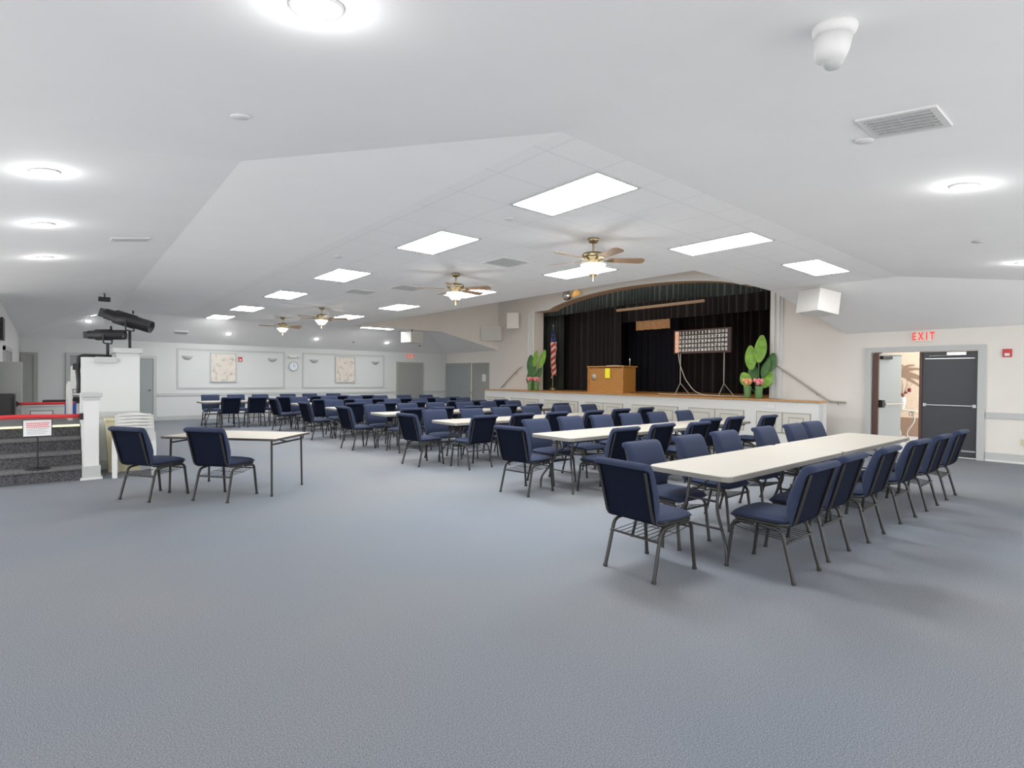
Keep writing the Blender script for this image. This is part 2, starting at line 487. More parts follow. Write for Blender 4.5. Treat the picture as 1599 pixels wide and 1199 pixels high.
w.build('wall_stage', M['wall_warm'], kind='structure', fix=False)
w = MB()   # arch reveal
av = [OA, 6.85] + [6.85 + 7.18 * i / 28 for i in range(1, 29)] + [OB]
for v0, v1 in zip(av[:-1], av[1:]):
    w.quad((W, v0, arch(v0)), (W + .42, v0, arch(v0)), (W + .42, v1, arch(v1)), (W, v1, arch(v1)), 1)
w.quad((W, OA, FZ), (W + .42, OA, FZ), (W + .42, OA, 3.96), (W, OA, 3.96), 0)
w.quad((W, OB, FZ), (W + .42, OB, FZ), (W + .42, OB, 3.96), (W, OB, 3.96), 0)
w.build('wall_reveal', [M['wall_warm'], M['tan']], kind='structure', fix=False)
# casing around the opening
w = MB()
for (v0, v1) in ((OB, OB + .42), (OA - .30, OA)):
    w.box(W - .05, W + .0, v0, v1, FZ, 4.0)
    w.box(W - .09, W - .05, v0 + .06, v0 + .12, FZ, 4.0); w.box(W - .09, W - .05, v1 - .12, v1 - .06, FZ, 4.0)
w.build('trim_1', M['white'], kind='structure')
w = MB()
for v0, v1 in zip(av[:-1], av[1:]):
    for dz, x in ((0, W - .05), (.09, W - .03)):
        w.quad((x, v0, arch(v0) + dz), (x, v1, arch(v1) + dz), (x, v1, arch(v1) + dz + .09), (x, v0, arch(v0) + dz + .09))
        w.quad((x, v0, arch(v0) + dz), (x, v1, arch(v1) + dz), (W, v1, arch(v1) + dz), (W, v0, arch(v0) + dz))
w.build('trim_2', M['white'], kind='structure', fix=False)
# stage box behind the wall
w = MB()
w.box(W + .42, 17.6, 5.0, 16.3, 5.0, 5.1)
w.box(17.5, 17.6, 5.0, 16.3, 0, 5.0); w.box(W + .42, 17.6, 4.9, 5.0, 0, 5.0); w.box(W + .42, 17.6, 16.3, 16.4, 0, 5.0)
w.quad((W + .43, 5.0, FZ), (W + .43, OA, FZ), (W + .43, OA, 5), (W + .43, 5.0, 5))
w.quad((W + .43, OB, FZ), (W + .43, 16.3, FZ), (W + .43, 16.3, 5), (W + .43, OB, 5))
w.build('wall_backstage', M['stage_black'], kind='structure')

# back wall, left wall
w = MB()
w.quad((-.9, BV, 0), (W, BV, 0), (W, BV, 2.56), (-.9, BV, 2.56))
w.build('wall_back', M['wall_cool'], kind='structure', fix=False)
w = MB()
w.quad((-.9, 13.5, 0), (-.9, BV, 0), (-.9, BV, 2.56), (-.9, 13.5, lz(-.9)))
w.quad((LU, 13.5, 0), (-.9, 13.5, 0), (-.9, 13.5, lz(-.9)), (LU, 13.5, lz(LU)))
w.build('wall_left', M['wall'], kind='structure', fix=False)

# baseboards, chair rails
def strip_x(name, u0, u1, v, z0, z1, d, m):   # along x on back wall
    MB().box(u0, u1, v - d, v, z0, z1).build(name, m, kind='structure')
def strip_y(name, v0, v1, u, z0, z1, d, m):
    MB().box(u - d, u, v0, v1, z0, z1).build(name, m, kind='structure')
for k, (u0, u1) in enumerate(((2.4, 10.95), (12.35, W))):
    strip_x('baseboard_back' + ('' if not k else '_%d' % k), u0, u1, BV, 0, .14, .02, M['trim'])
    strip_x('trim_chair_rail' + ('' if not k else '_%d' % k), u0, u1, BV, .80, .89, .025, M['trim'])
strip_y('baseboard_right', NV, 2.02, W, .03, .17, .02, M['trim']); strip_y('baseboard_right_shoe', NV, 2.02, W, 0, .035, .035, M['white'])
strip_y('trim_rail_right', NV, 2.02, W, .82, .93, .03, M['trim'])
strip_y('trim_rail_side', 18.75, 18.86, W, .80, .89, .025, M['trim_dark'])
# moulding frames on back wall
def frame_rect(mb, u0, u1, z0, z1, v, t, d):
    mb.box(u0, u1, v - d, v, z1 - t, z1); mb.box(u0, u1, v - d, v, z0, z0 + t)
    mb.box(u0, u0 + t, v - d, v, z0 + t, z1 - t); mb.box(u1 - t, u1, v - d, v, z0 + t, z1 - t)
for k, (u0, u1) in enumerate(((2.94, 6.40), (7.03, 10.43))):
    m_ = MB(); frame_rect(m_, u0, u1, 1.03, 2.39, BV, .055, .022)
    m_.build('trim_moulding_%d' % (k + 1), M['trim'], kind='structure')

# ---- doors in the back and side walls
def door_x(name, u0, u1, zt, m, mf, handle=True, knob_side=1, z0=0):
    d = MB(); d.box(u0 + .09, u1 - .09, BV - .03, BV - .005, z0 + .01, zt - .09)
    o = d.build(name, m, kind='structure')
    fr = MB(); fr.box(u0, u0 + .09, BV - .06, BV, z0, zt - .09); fr.box(u1 - .09, u1, BV - .06, BV, z0, zt - .09); fr.box(u0, u1, BV - .06, BV, zt - .09, zt)
    fr.build('door_frame', mf, o)
    if handle:
        u = u1 - .18 if knob_side > 0 else u0 + .18
        MB().lathe([(.0, 0), (.03, .0), (.03, .05), (0, .06)], 10, mx=Matrix.Translation((u, BV - .03, z0 + 1.0)) @ Matrix.Rotation(PI / 2, 4, 'X')).build('door_handle', M['steel'], o)
    return o
door_x('door_1', 1.55, 2.38, 2.10, M['door_cool'], M['trim'])
door_x('door_2', 10.98, 12.28, 2.14, M['door_grey'], M['trim_dark'])
door_x('door_3', .12, 1.10, 2.14, M['door_cool'], M['trim'])
door_x('door_4', -.88, -.56 + .05, 2.11, M['door_grey'], M['door_grey'], False)
def door_y(name, v0, v1, zt, m, mf, double=False):
    d = MB(); d.box(W - .03, W - .005, v0 + .08, v1 - .08, .01, zt - .08)
    if double: d.box(W - .034, W - .029, (v0 + v1) / 2 - .006, (v0 + v1) / 2 + .006, .01, zt - .08)
    o = d.build(name, m, kind='structure')
    fr = MB(); fr.box(W - .06, W, v0, v0 + .08, 0, zt - .08); fr.box(W - .06, W, v1 - .08, v1, 0, zt - .08); fr.box(W - .06, W, v0, v1, zt - .08, zt)
    fr.build('door_frame', mf, o)
    hb = MB().lathe([(.0, 0), (.035, .0), (.035, .05), (0, .06)], 10, mx=Matrix.Translation((W - .03, (v0 + v1) / 2 - .1 if double else v1 - .16, 1.0)) @ Matrix.Rotation(-PI / 2, 4, 'Y'))
    hb.build('door_handle', M['steel'], o)
    return o
door_y('door_5', 18.87, 20.74, 2.13, M['door_cool'], M['trim_dark'], True)
d6 = door_y('door_6', 17.56, 18.72, 2.12, M['door_grey'], M['trim_dark'])
pp = MB(); pp.box(W - .036, W - .031, 17.75, 18.0, 1.34, 1.64); tag(pp.build('paper_notice', M['paper']), 'white paper notice taped to the narrow grey door beside the stage', 'notice')

# double doorway at right: casing, closed dark leaf, open leaf
w = MB()
w.box(W - .07, W + .16, 2.03, 2.14, 0, 2.12); w.box(W - .07, W + .16, 3.92, 4.03, 0, 2.12); w.box(W - .07, W + .16, 2.03, 4.03, 2.12, 2.22)
w.build('trim_doorway', M['trim'], kind='structure')
leaf = MB(); leaf.box(W + .03, W + .075, 2.15, 3.02, .02, 2.11)
o = leaf.build('door_7', M['door_dark'], kind='structure')
MB().tube([(W + .0, 2.2, 1.03), (W + .0, 2.98, 1.03)], .014).box(W + .0, W + .03, 2.17, 2.22, 1.0, 1.06).box(W + .0, W + .03, 2.95, 3.0, 1.0, 1.06).build('push_bar', M['steel'], o)
MB().box(W - .03, W + .03, 2.32, 2.62, 2.03, 2.09).tube([(W - .02, 2.4, 2.03), (W - .05, 2.9, 2.02)], .008).build('door_closer', M['steel'], o)
MB().box(W + .02, W + .03, 2.17, 3.0, .13, .16).box(W + .02, W + .03, 2.2, 2.98, 1.96, 1.975).build('kick_strip', M['steel'], o)
MB().box(W + .0, W + .10, 3.02, 3.07, .02, 2.11).build('door_edge', M['brown_wood'], o)
# open leaf swung outwards about the far jamb
hin = Matrix.Translation((W + .10, 3.86, 0)) @ Matrix.Rotation(R(-14), 4, 'Z')
leaf = MB(); leaf.box(0, .86, -.045, 0, .02, 2.10)
o = leaf.build('door_8', M['door_cool'], kind='structure', mx=hin)
MB().tube([(.06, -.10, 1.0), (.82, -.10, 1.0)], .014).build('push_bar', M['steel'], o, mx=hin)
MB().box(.0, .09, -.14, -.045, .93, 1.09).tube([(.07, -.12, 1.06), (.18, -.10, .99)], .016).build('bar_latch', M['black'], o, mx=hin)
MB().box(.05, .40, -.11, -.045, 1.98, 2.05).tube([(.3, -.1, 2.06), (.7, -.12, 2.07)], .008).build('door_closer', M['black'], o, mx=hin)
MB().box(W + .02, W + .09, 3.80, 3.90, .02, 2.10).build('trim_jamb', M['brown_wood'], kind='structure')

# outside the doorway
w = MB(); w.box(W + .1, 20, -1, 9, -.14, -.01)
w.build('floor_lobby', M['out_floor'], kind='structure')
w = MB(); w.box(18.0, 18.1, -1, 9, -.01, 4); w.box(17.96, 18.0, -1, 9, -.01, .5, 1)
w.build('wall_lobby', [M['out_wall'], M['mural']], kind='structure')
w = MB(); w.box(15.9, 16.05, 4.62, 4.80, 0, 3.2); w.box(15.92, 16.03, 4.42, 4.62, 0, 3.2, 1)
w.build('trim_lobby_post', [M['white'], M['brown_wood']], kind='structure')
# palm painted on the lobby wall
w = MB(); cx, cz = 4.62, 1.72
for k in range(15):
    a = R(200 - k * 19); L = .75 + .1 * math.sin(k * 2.3)
    pr_ = [(cx, cz)]
    for t in (.35, .7, 1):
        pr_.append((cx + math.cos(a) * L * t, cz + math.sin(a) * L * t * .8 - .28 * t * t))
    for (p, q), wd in zip(zip(pr_[:-1], pr_[1:]), (.05, .06, .03)):
        uu = 17.99 - .001 * k
        w.poly([(uu, p[0], p[1] - wd), (uu, p[0], p[1] + wd), (uu, q[0], q[1] + wd * .5), (uu, q[0], q[1] - wd * .5)])
tag(w.build('palm_mural', M['mural'], fix=False), 'brown palm frond painting on the sandy wall beyond the open doors', 'mural')
# console table outside
T = thing('console_table', 'cream wrought iron console table with scrolled legs outside the open doors', 'table', (15.3, 3.70, 0), R(4))
MB().box(-.16, .16, -.20, .30, .80, .825).build('table_top', M['iron'], T)
for sv in (-1, 1):
    pts = []
    for k in range(15):
        t = k / 14
        pts.append((0, .05 + sv * (.13 + .07 * math.sin(t * PI * 2)), .80 - t * .72))
    sp = []
    for k in range(16):
        a = k / 15 * PI * 2.6; rr = .11 * (1 - k / 19)
        sp.append((0, .05 + sv * (.08 + rr * math.cos(a)), .14 + rr * math.sin(a) * (-1)))
    sq = []
    for k in range(14):
        a = k / 13 * PI * 2.2; rr = .07 * (1 - k / 17)
        sq.append((0, .05 + sv * (.14 + rr * math.cos(a)), .73 + rr * math.sin(a)))
    MB().tube(pts, .018, 6).tube(sp, .015, 6).tube(sq, .012, 6).box(-.05, .05, .05 + sv * .13 - .015, .05 + sv * .13 + .015, 0, .06).build('scroll_leg', M['iron'], T)
V = thing('flower_vase', 'white vase of dark red flowers on the console table outside', 'vase', (15.3, 3.80, .826))
MB().lathe([(.04, 0), (.05, .02), (.075, .16), (.085, .27), (.07, .30), (.0, .29)], 16).build('vase', M['white'], V)
fl = MB()
for k in range(9):
    a = k * 2.4; rr = .05 + .02 * (k % 4); z = .36 + .045 * (k % 4)
    fl.lathe([(0, -.03), (.035, -.01), (.04, .015), (0, .04)], 8, mx=Matrix.Translation((rr * math.cos(a), rr * math.sin(a) * 1.6, z)))
fl.build('blossoms', mat('dark_red_petals', (.28, .06, .07), .7, noise=.3), V)
st = MB()
for k in range(7):
    a = k * 1.9
    st.tube([(0, 0, .25), (.05 * math.cos(a), .10 * math.sin(a), .45), (.08 * math.cos(a), .2 * math.sin(a), .62 + .04 * (k % 3))], .006, 5)
st.build('twigs', M['mural'], V)

# ------------------------------------------------------------ stage
w = MB(); w.box(12.36, 17.5, OA - .05, 16.20, FZ - .06, FZ); w.box(W + .42, 17.5, 5.0, OA, FZ - .06, FZ)
w.build('floor_stage', M['oak'], kind='structure')
w = MB(); w.box(12.36, 12.9, OA - .05, 16.2, .0, FZ - .06)
w.build('wall_stage_base', M['white'], kind='structure')
w = MB(); w.box(12.30, 12.36, 4.48, 16.23, 0, FZ - .02); w.box(12.30, 12.5, 4.44, 4.50, 0, FZ - .02)
w.build('wall_stage_front', M['wall'], kind='structure')
w = MB(); w.box(12.25, 12.50, 4.42, 16.25, FZ - .02, FZ + .012)
w.build('trim_stage_nosing', M['oak'], kind='structure')
w = MB()
for k in range(4):
    w.box(12.5, W - .02, 4.55 + k * .30, 5.98, .0 if k == 0 else .2 * k, .2 * (k + 1))
w.build('floor_stage_steps', M['step_carpet'], kind='structure')
w = MB()
w.box(12.27, 12.30, 4.44, 4.50, 0, FZ - .02); w.build('trim_corner', M['trim'], kind='structure')
pairs = [(16.12, 15.04), (14.71, 13.23), (12.95, 11.42), (11.13, 9.69), (9.38, 7.9), (7.6, 6.14), (5.85, 4.67)]
for k, (va, vb) in enumerate(pairs):
    nm = ['farthest from the doorway', 'second from the far end', 'third from the far end', 'in the middle of the row', 'third from the doorway end', 'second from the doorway end', 'nearest the doorway end'][k]
    T = thing('storage_hatch', 'greige double panel hatch in the stage front, ' + nm, 'hatch', (12.3, (va + vb) / 2, .32), 0, 'hatches along the stage front')
    hw = (va - vb) / 2
    fr = MB()
    fr.box(-.012, 0, -hw, hw, 0, .47); fr.build('hatch_frame', M['cabinet_line'], T)
    for s_ in (-1, 1):
        p = MB(); y0, y1 = (.015, hw - .02) if s_ > 0 else (-hw + .02, -.015)
        p.box(-.024, -.012, y0, y1, .02, .45)
        p.box(-.028, -.024, y0 + .12, y1 - .12, .10, .37, 1)
        p.box(-.034, -.028, y0 + .14, y1 - .14, .12, .35)
        p.build('panel_door', [M['cabinet'], M['cabinet_line']], T)
# outlets
MB().box(12.28, 12.30, 5.42, 5.58, .86, .98).build('wall_outlet', M['white'])
tag(bpy.data.objects['wall_outlet'], 'white outlet plate in the stage front below the potted plant', 'outlet')
o = MB().box(W - .015, W, 1.44, 1.52, .34, .46).build('wall_outlet', M['cream']); tag(o, 'cream outlet plate low on the wall beyond the exit doors', 'outlet')

# curtains
def curtain(name, u, v0, v1, zb, zt, m, amp=.06, wl=.22, label='', parent=None, zbf=None, step=.03):
    n = int(abs(v1 - v0) / step) + 1
    vs = []; fs = []
    rnd = random.Random(int(u * 100 + v0 * 10))
    ph = 0
    for i in range(n + 1):
        v = v0 + (v1 - v0) * i / n
        ph += 2 * PI * (abs(v1 - v0) / n) / wl * (1 + .35 * math.sin(v * 3.1))
        off = amp * math.sin(ph) + amp * .4 * math.sin(ph * .37 + 1)
        zbb = zbf(v) if zbf else zb
        ztt = zt(v) if callable(zt) else zt
        vs += [(u + off, v, zbb), (u + off * .8, v, (zbb + ztt) / 2), (u + off * .5, v, ztt)]
    for i in range(n):
        for k in range(2):
            a = i * 3 + k
            fs.append((a, a + 3, a + 4, a + 1))
    o = MB().add(vs, fs, 0, True).build(name, m, fix=False)
    tag(o, label, 'curtain')
    return o
curtain('valance_curtain', 14.15, 5.6, 15.3, 0, 4.75, M['green_velvet'], .04, .16, 'dark green pleated valance curtain across the top of the stage arch', zbf=lambda v: 3.88 + .05 * math.cos((v - 10.4) * .9))
curtain('leg_curtain', 14.3, 14.1, 15.4, FZ + .01, 4.6, M['green_velvet'], .05, .2, 'narrow dark green side curtain behind the flag on the stage')
curtain('side_curtain', 14.9, 11.9, 15.2, FZ + .01, 4.6, M['maroon_velvet'], .07, .24, 'wide black maroon side curtain hanging behind the lectern and flag')
curtain('border_curtain', 15.35, 5.4, 15.4, 0, 4.7, M['maroon_velvet'], .05, .22, 'dark maroon border curtain hanging below the green valance', zbf=lambda v: 3.50)
curtain('backdrop_curtain', 16.9, 5.3, 15.9, FZ + .01, 4.8, M['maroon_velvet'], .09, .28, 'black maroon pleated backdrop curtain behind the number board')
curtain('panel_curtain', 16.4, 10.6, 12.7, FZ + .01, 4.6, M['navy_velvet'], .07, .24, 'black navy curtain panel at the middle of the stage behind the lectern')
curtain('wing_curtain', 15.0, 5.3, 6.55, FZ + .01, 4.6, M['maroon_velvet'], .06, .22, 'narrow black maroon curtain at the stage side next to the doorway')
curtain('amber_cloth', 16.1, 10.75, 12.15, 3.27, 3.75, M['brown_lit'], .05, .2, 'amber brown strip of lit cloth high at the back of the stage')
# projection screen roller
T = thing('screen_roller', 'long tan roller screen tube hanging above the stage', 'screen', (14.55, 10.15, 3.83))
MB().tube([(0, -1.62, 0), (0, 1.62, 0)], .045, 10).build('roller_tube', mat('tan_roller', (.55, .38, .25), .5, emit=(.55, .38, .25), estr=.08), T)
for y in (-1.2, 1.2): MB().tube([(0, y, .03), (0, y, 1.0)], .008, 6).build('hanger', M['steel'], T)
# lectern
T = thing('lectern', 'golden oak lectern desk on the stage with a yellow sheet taped on it', 'lectern', (13.85, 11.38, FZ))
MB().prism([(-.30, 0), (.30, 0), (.30, .84), (-.30, .80)], 'y', -.72, .76).build('cabinet_body', M['podium'], T)
MB().box(-.34, .34, -.76, .80, .82, .86).build('desk_top', M['podium'], T)
MB().box(-.34, -.30, -.72, -.68, 0, .82).box(-.34, -.30, .72, .76, 0, .82).box(-.325, -.30, -.70, .74, .0, .05).build('corner_trim', M['oak'], T)
MB().lathe([(.10, 0), (.11, .006), (.0, .01)], 18, mx=Matrix.Translation((-.31, .5, .5)) @ Matrix.Rotation(-PI / 2, 4, 'Y')).build('emblem', M['cabinet'], T)
o = MB().box(13.50, 13.508, 11.18, 11.38, FZ + .47, FZ + .78).build('yellow_notice', M['yellow']); tag(o, 'bright yellow paper sheet taped to the front of the lectern', 'notice')
o = MB().box(13.7, 13.95, 11.0, 11.5, FZ + .862, FZ + .88).build('open_papers', M['paper']); tag(o, 'white papers lying on top of the oak lectern', 'papers')
o = MB().tube([(13.75, 11.72, FZ + .861), (13.75, 11.72, FZ + .88), (13.72, 11.70, FZ + .98), (13.66, 11.66, FZ + 1.02)], .008, 6).lathe([(.05, 0), (.05, .02), (0, .025)], 12, mx=Matrix.Translation((13.75, 11.72, FZ + .86))).build('desk_microphone', M['black']); tag(o, 'small black gooseneck microphone on top of the lectern', 'microphone')
# mic stand
T = thing('microphone_stand', 'thin straight microphone stand on the stage next to the lectern', 'stand', (14.0, 10.78, FZ))
MB().lathe([(.15, 0), (.15, .015), (.03, .03), (.012, .04)], 18).build('base', M['black'], T)
MB().tube([(0, 0, .03), (0, 0, .98)], .010, 8).build('pole', M['rail'], T)
MB().tube([(0, 0, .97), (0, 0, 1.02), (0, 0, 1.05), (0, 0, 1.10)], [.014, .018, .028, .02], 10).build('microphone', M['steel'], T)
# flag
T = thing('flag_pole', 'striped flag with blue field hanging furled from a pole on the stage', 'flag', (13.98, 14.28, FZ))
MB().lathe([(.14, 0), (.15, .03), (.09, .10), (.03, .14), (.015, .16)], 18).build('base', M['brass'], T)
MB().tube([(0, 0, .1), (0, 0, 2.35)], .014, 8).build('pole', M['brass'], T)
MB().lathe([(0, 0), (.03, .02), (.035, .05), (.012, .09), (0, .14)], 10, mx=Matrix.Translation((0, 0, 2.34))).build('finial', M['brass'], T)
fm = MB(); vs = []; fs = []
for i in range(25):
    z = 2.25 - 1.75 * i / 24
    wd = .06 + .16 * min(1, i / 7) * (1 - .25 * max(0, (i - 14) / 10))
    for k in range(13):
        s_ = k / 12
        vs.append((-.03 - .05 * math.sin(s_ * 9 + i * .12) * (.3 + wd * 3), -.05 + (s_ - .5) * wd * 1.7 + .02 * math.sin(i * .5), z + .06 * math.sin(s_ * 5)))
for i in range(24):
    for k in range(12): a = i * 13 + k; fs.append((a, a + 1, a + 14, a + 13))
fm.add(vs, fs, 0, True); fm.build('flag_cloth', M['flag'], T, fix=False)

# number board
T = thing('bingo_board', 'dark illuminated number board with rows 1 to 75 on two tripod stands', 'board', (13.95, 8.22, FZ), 0)
bw, b0, b1 = .88, 1.20, 1.88
MB().box(-.03, .05, -bw, bw, b0, b1, b=.008).build('panel', M['board'], T)
fr = MB(); fr.box(-.045, -.03, -bw, bw, b1 - .03, b1); fr.box(-.045, -.03, -bw, bw, b0, b0 + .03); fr.box(-.045, -.03, -bw, -bw + .03, b0 + .03, b1 - .03); fr.box(-.045, -.03, bw - .03, bw, b0 + .03, b1 - .03)
fr.build('panel_frame', M['brown_wood'], T)
MB().box(-.042, -.03, bw - .15, bw - .03, b0 + .03, b1 - .03).build('letter_strip', M['bingo_cell'], T)
tm = MB(); lm = MB()
rows = 5
for r_ in range(rows):
    z = b1 - .03 - (r_ + .5) * (b1 - b0 - .06) / rows
    vs, fs = text_mesh('BINGO'[r_], .13, face_mx((-.045, bw - .09, z), (-1, 0, 0)), bold=.003)
    lm.add(vs, fs)
    for k in range(15):
        y = bw - .20 - k * (2 * bw - .28) / 14.6
        vs, fs = text_mesh(str(r_ * 15 + k + 1), .118, face_mx((-.036, 0, z), (-1, 0, 0)) @ Matrix.Scale(.60, 4, (1, 0, 0)), bold=.003)
        tm.add([(v[0], v[1] + y, v[2]) for v in vs], fs)
tm.build('numerals', M['num'], T, fix=False); lm.build('letters', M['paper'], T, fix=False)
for y in (-.66, .70):
    leg = MB(); leg.tube([(.02, y, .30), (.02, y, b0 + .02)], .014, 8)
    leg.build('stand_pole', M['rail'], T)
    for k in range(3):
        a = R(60 + 120 * k)
        MB().tube([(.02, y, .34), (.02 + .26 * math.cos(a), y + .26 * math.sin(a), .015)], .011, 6).build('stand_leg', M['rail'], T)
o = MB().tube([(13.95, 8.98, FZ + 1.2), (13.9, 8.9, FZ + .9), (13.88, 8.7, FZ + .45), (13.85, 8.4, FZ + .12), (13.8, 8.1, FZ + .02), (13.75, 7.8, FZ + .012), (13.85, 7.4, FZ + .012), (13.7, 7.1, FZ + .012), (13.8, 6.9, FZ + .012), (14.1, 6.85, FZ + .012), (14.0, 7.1, FZ + .012), (13.7, 7.3, FZ + .012), (13.6, 7.8, FZ + .012), (13.75, 8.3, FZ + .012), (13.6, 8.9, FZ + .012), (13.7, 9.5, FZ + .012)], .012, 6, rad=.12).build('power_cable', M['cable'])
tag(o, 'grey cable looping from the number board down onto the stage floor', 'cable')

# plants
def plant(name, loc, rz, leaves, label):
    T = thing(name, label, 'plant', loc, rz)
    st = MB()
    for (dx, dy, h, L, wd, tilt, yaw, mk) in leaves:
        st.tube([(0, 0, .03), (dx * .4, dy * .4, h * .5), (dx, dy, h)], .012, 6)
    st.build('stems', M['leaf_dark'], T)
    for (dx, dy, h, L, wd, tilt, yaw, mk) in leaves:
        lf = MB(); vs = []; fs = []
        n = 12
        for i in range(n + 1):
            t = i / n
            ww = 1.3 * wd * (math.sin(PI * min(1, t * .93 + .03)) ** .65) * (1 - .15 * t)
            bend = .10 * t * t
            for k in range(-2, 3):
                s_ = k / 2
                vs.append((bend + abs(s_) * ww * .25, s_ * ww, t * L))
        for i in range(n):
            for k in range(4): a = i * 5 + k; fs.append((a, a + 1, a + 6, a + 5))
        mx = Matrix.Translation((dx, dy, h)) @ Matrix.Rotation(yaw, 4, 'Z') @ Matrix.Rotation(tilt, 4, 'Y')
        mx = Matrix.Translation((dx, dy, h)) @ Matrix.Rotation(tilt, 4, 'X') @ Matrix.Rotation(yaw, 4, 'Z')
        lf.add(vs, fs, 0, True); lf.build('leaf', M[mk], T, fix=False, mx=mx)
    MB().lathe([(.07, 0), (.09, .12), (.08, .13), (.0, .12)], 14).build('pot', M['pot'], T)
    return T
# y positive = screen left
plant('banana_plant', (13.22, 6.24, FZ), 0, [
    (-.02, 0, .88, .68, .13, R(2), R(0), 'leaf'), (.0, .20, .70, .62, .12, R(-6), R(8), 'leaf'), (.04, -.20, .62, .50, .11, R(10), R(0), 'leaf_dark'),
    (-.04, -.10, .52, .46, .10, R(12), R(-14), 'leaf_dark'), (-.06, .22, .30, .40, .12, R(-32), R(10), 'leaf'), (-.05, -.14, .26, .42, .12, R(16), R(0), 'leaf'),
    (.05, .12, .45, .42, .10, R(-14), R(20), 'leaf_dark')], 'bright green potted banana plant on the stage next to the number board')
plant('banana_plant', (13.22, 14.50, FZ), 0, [
    (0, 0, .85, .60, .12, R(3), R(0), 'leaf'), (0, -.30, .80, .68, .13, R(14), R(0), 'leaf'), (.02, .24, .60, .70, .14, R(-5), R(10), 'leaf_dark'),
    (-.04, .06, .42, .58, .13, R(2), R(0), 'leaf_dark'), (-.05, .24, .22, .46, .12, R(-10), R(0), 'leaf_dark'), (-.02, -.18, .38, .50, .12, R(14), R(0), 'leaf_dark'),
    (-.05, -.05, .20, .40, .12, R(6), R(0), 'leaf_dark')], 'dark green potted banana plant at the stage corner below the flag')
def tulips(loc, mk, label):
    T = thing('tulip_vase', label, 'vase', loc)
    MB().lathe([(.065, 0), (.075, .04), (.085, .24), (.09, .30), (.0, .28)], 16).build('vase', M['pot'], T)
    b = MB()
    for k in range(8):
        a = k * 2.4; rr = .10 * math.sqrt(k / 7)
        b.lathe([(0, -.05), (.035, -.03), (.042, 0), (.03, .045), (.012, .05), (0, .03)], 9, mx=Matrix.Translation((rr * math.cos(a), rr * math.sin(a), .40 + .04 * math.cos(k))))
    b.build('blossoms', M[mk], T)
tulips((12.85, 6.34, FZ), 'orange_p', 'green vase of orange tulips on the stage edge by the bright plant')
tulips((12.85, 6.06, FZ), 'pink', 'green vase of pink tulips on the stage edge nearest the doorway')
tulips((12.9, 14.34, FZ), 'pink', 'green vase of pink tulips at the far stage corner against the wall')
tulips((12.9, 14.0, FZ), 'pink', 'green vase of pink tulips at the far stage corner nearest the lectern')

# handrails
T = thing('handrail', 'metal handrail sloping down the wall beside the doorway end of the stage', 'handrail', (W - .08, 0, 0))
MB().tube([(0, 5.97, 1.90), (0, 4.72, 1.03), (0, 4.38, 1.02)], .020, 8, rad=.06).build('rail', M['rail'], T)
for (y, z) in ((5.8, 1.79), (5.0, 1.23), (4.55, 1.02)): MB().tube([(0, y, z), (.03, y, z - .06), (.07, y, z - .06)], .010, 6).build('bracket', M['rail'], T)
T = thing('handrail', 'metal handrail sloping down the wall beyond the far end of the stage', 'handrail', (W - .08, 0, 0))
MB().tube([(0, 15.42, 1.92), (0, 15.60, 1.86), (0, 16.7, 1.09)], .020, 8, rad=.06).build('rail', M['rail'], T)
for (y, z) in ((15.8, 1.72), (16.5, 1.23)): MB().tube([(0, y, z), (.03, y, z - .06), (.07, y, z - .06)], .010, 6).build('bracket', M['rail'], T)

# wall speakers
def spk(name, loc, rz, w_, d_, h_, label, rx=0, ceil=None):
    T = thing(name, label, 'speaker', loc, rz)
    T.rotation_euler = (rx, 0, rz)
    MB().box(-w_ / 2, w_ / 2, -d_ / 2, d_ / 2, -h_ / 2, h_ / 2, b=.012).build('cabinet', M['speaker'], T)
    MB().box(-w_ / 2 + .02, w_ / 2 - .02, -d_ / 2 - .012, -d_ / 2, -h_ / 2 + .02, h_ / 2 - .02).build('grille', M['grille'], T)
    return T
spk('wall_speaker', (W - .19, 15.80, 3.68), R(38), .46, .46, .60, 'white box speaker on the stage wall, closer to the arch')
spk('wall_speaker', (W - .33, 16.95, 3.25), R(-52), .80, .44, .56, 'white box speaker low on the stage wall, farther from the arch')
T = spk('ceiling_speaker', (11.05, 4.10, 2.98), R(-112), .52, .50, .42, 'big white speaker box hung from the ceiling in front of the exit doors', rx=R(-8))
MB().tube([(0, 0, .2), (0, 0, .34)], .02).build('mount', M['trim'], T)
T = spk('ceiling_speaker', (10.25, 18.15, 3.0), R(14), .62, .55, .40, 'white speaker box hung from the ceiling near the far exit sign')
MB().tube([(0, 0, .2), (0, 0, .31)], .02).build('mount', M['black'], T)
# mirror ball + spotlight at the arch
T = thing('mirror_ball', 'small mirror ball hanging at the top edge of the stage arch', 'mirror ball', (13.22, 12.86, 4.32))
MB().lathe([(.16 * math.sin(a), -.16 * math.cos(a)) for a in [PI * k / 10 for k in range(11)]], 16, smooth=False).build('ball', M['silver'], T)
MB().tube([(0, 0, .15), (0, 0, .42)], .008, 6).build('hanger', M['steel'], T)
T = thing('spot_lamp', 'small amber spot lamp beside the mirror ball on the arch', 'lamp', (13.25, 12.50, 4.34))
MB().lathe([(.05, -.12), (.09, .0), (.11, .10), (.10, .12), (0, .10)], 14, mx=Matrix.Rotation(R(60), 4, 'X')).build('lamp_housing', M['amber'], T)
MB().tube([(0, 0, .05), (0, 0, .40)], .008, 6).build('hanger', M['steel'], T)

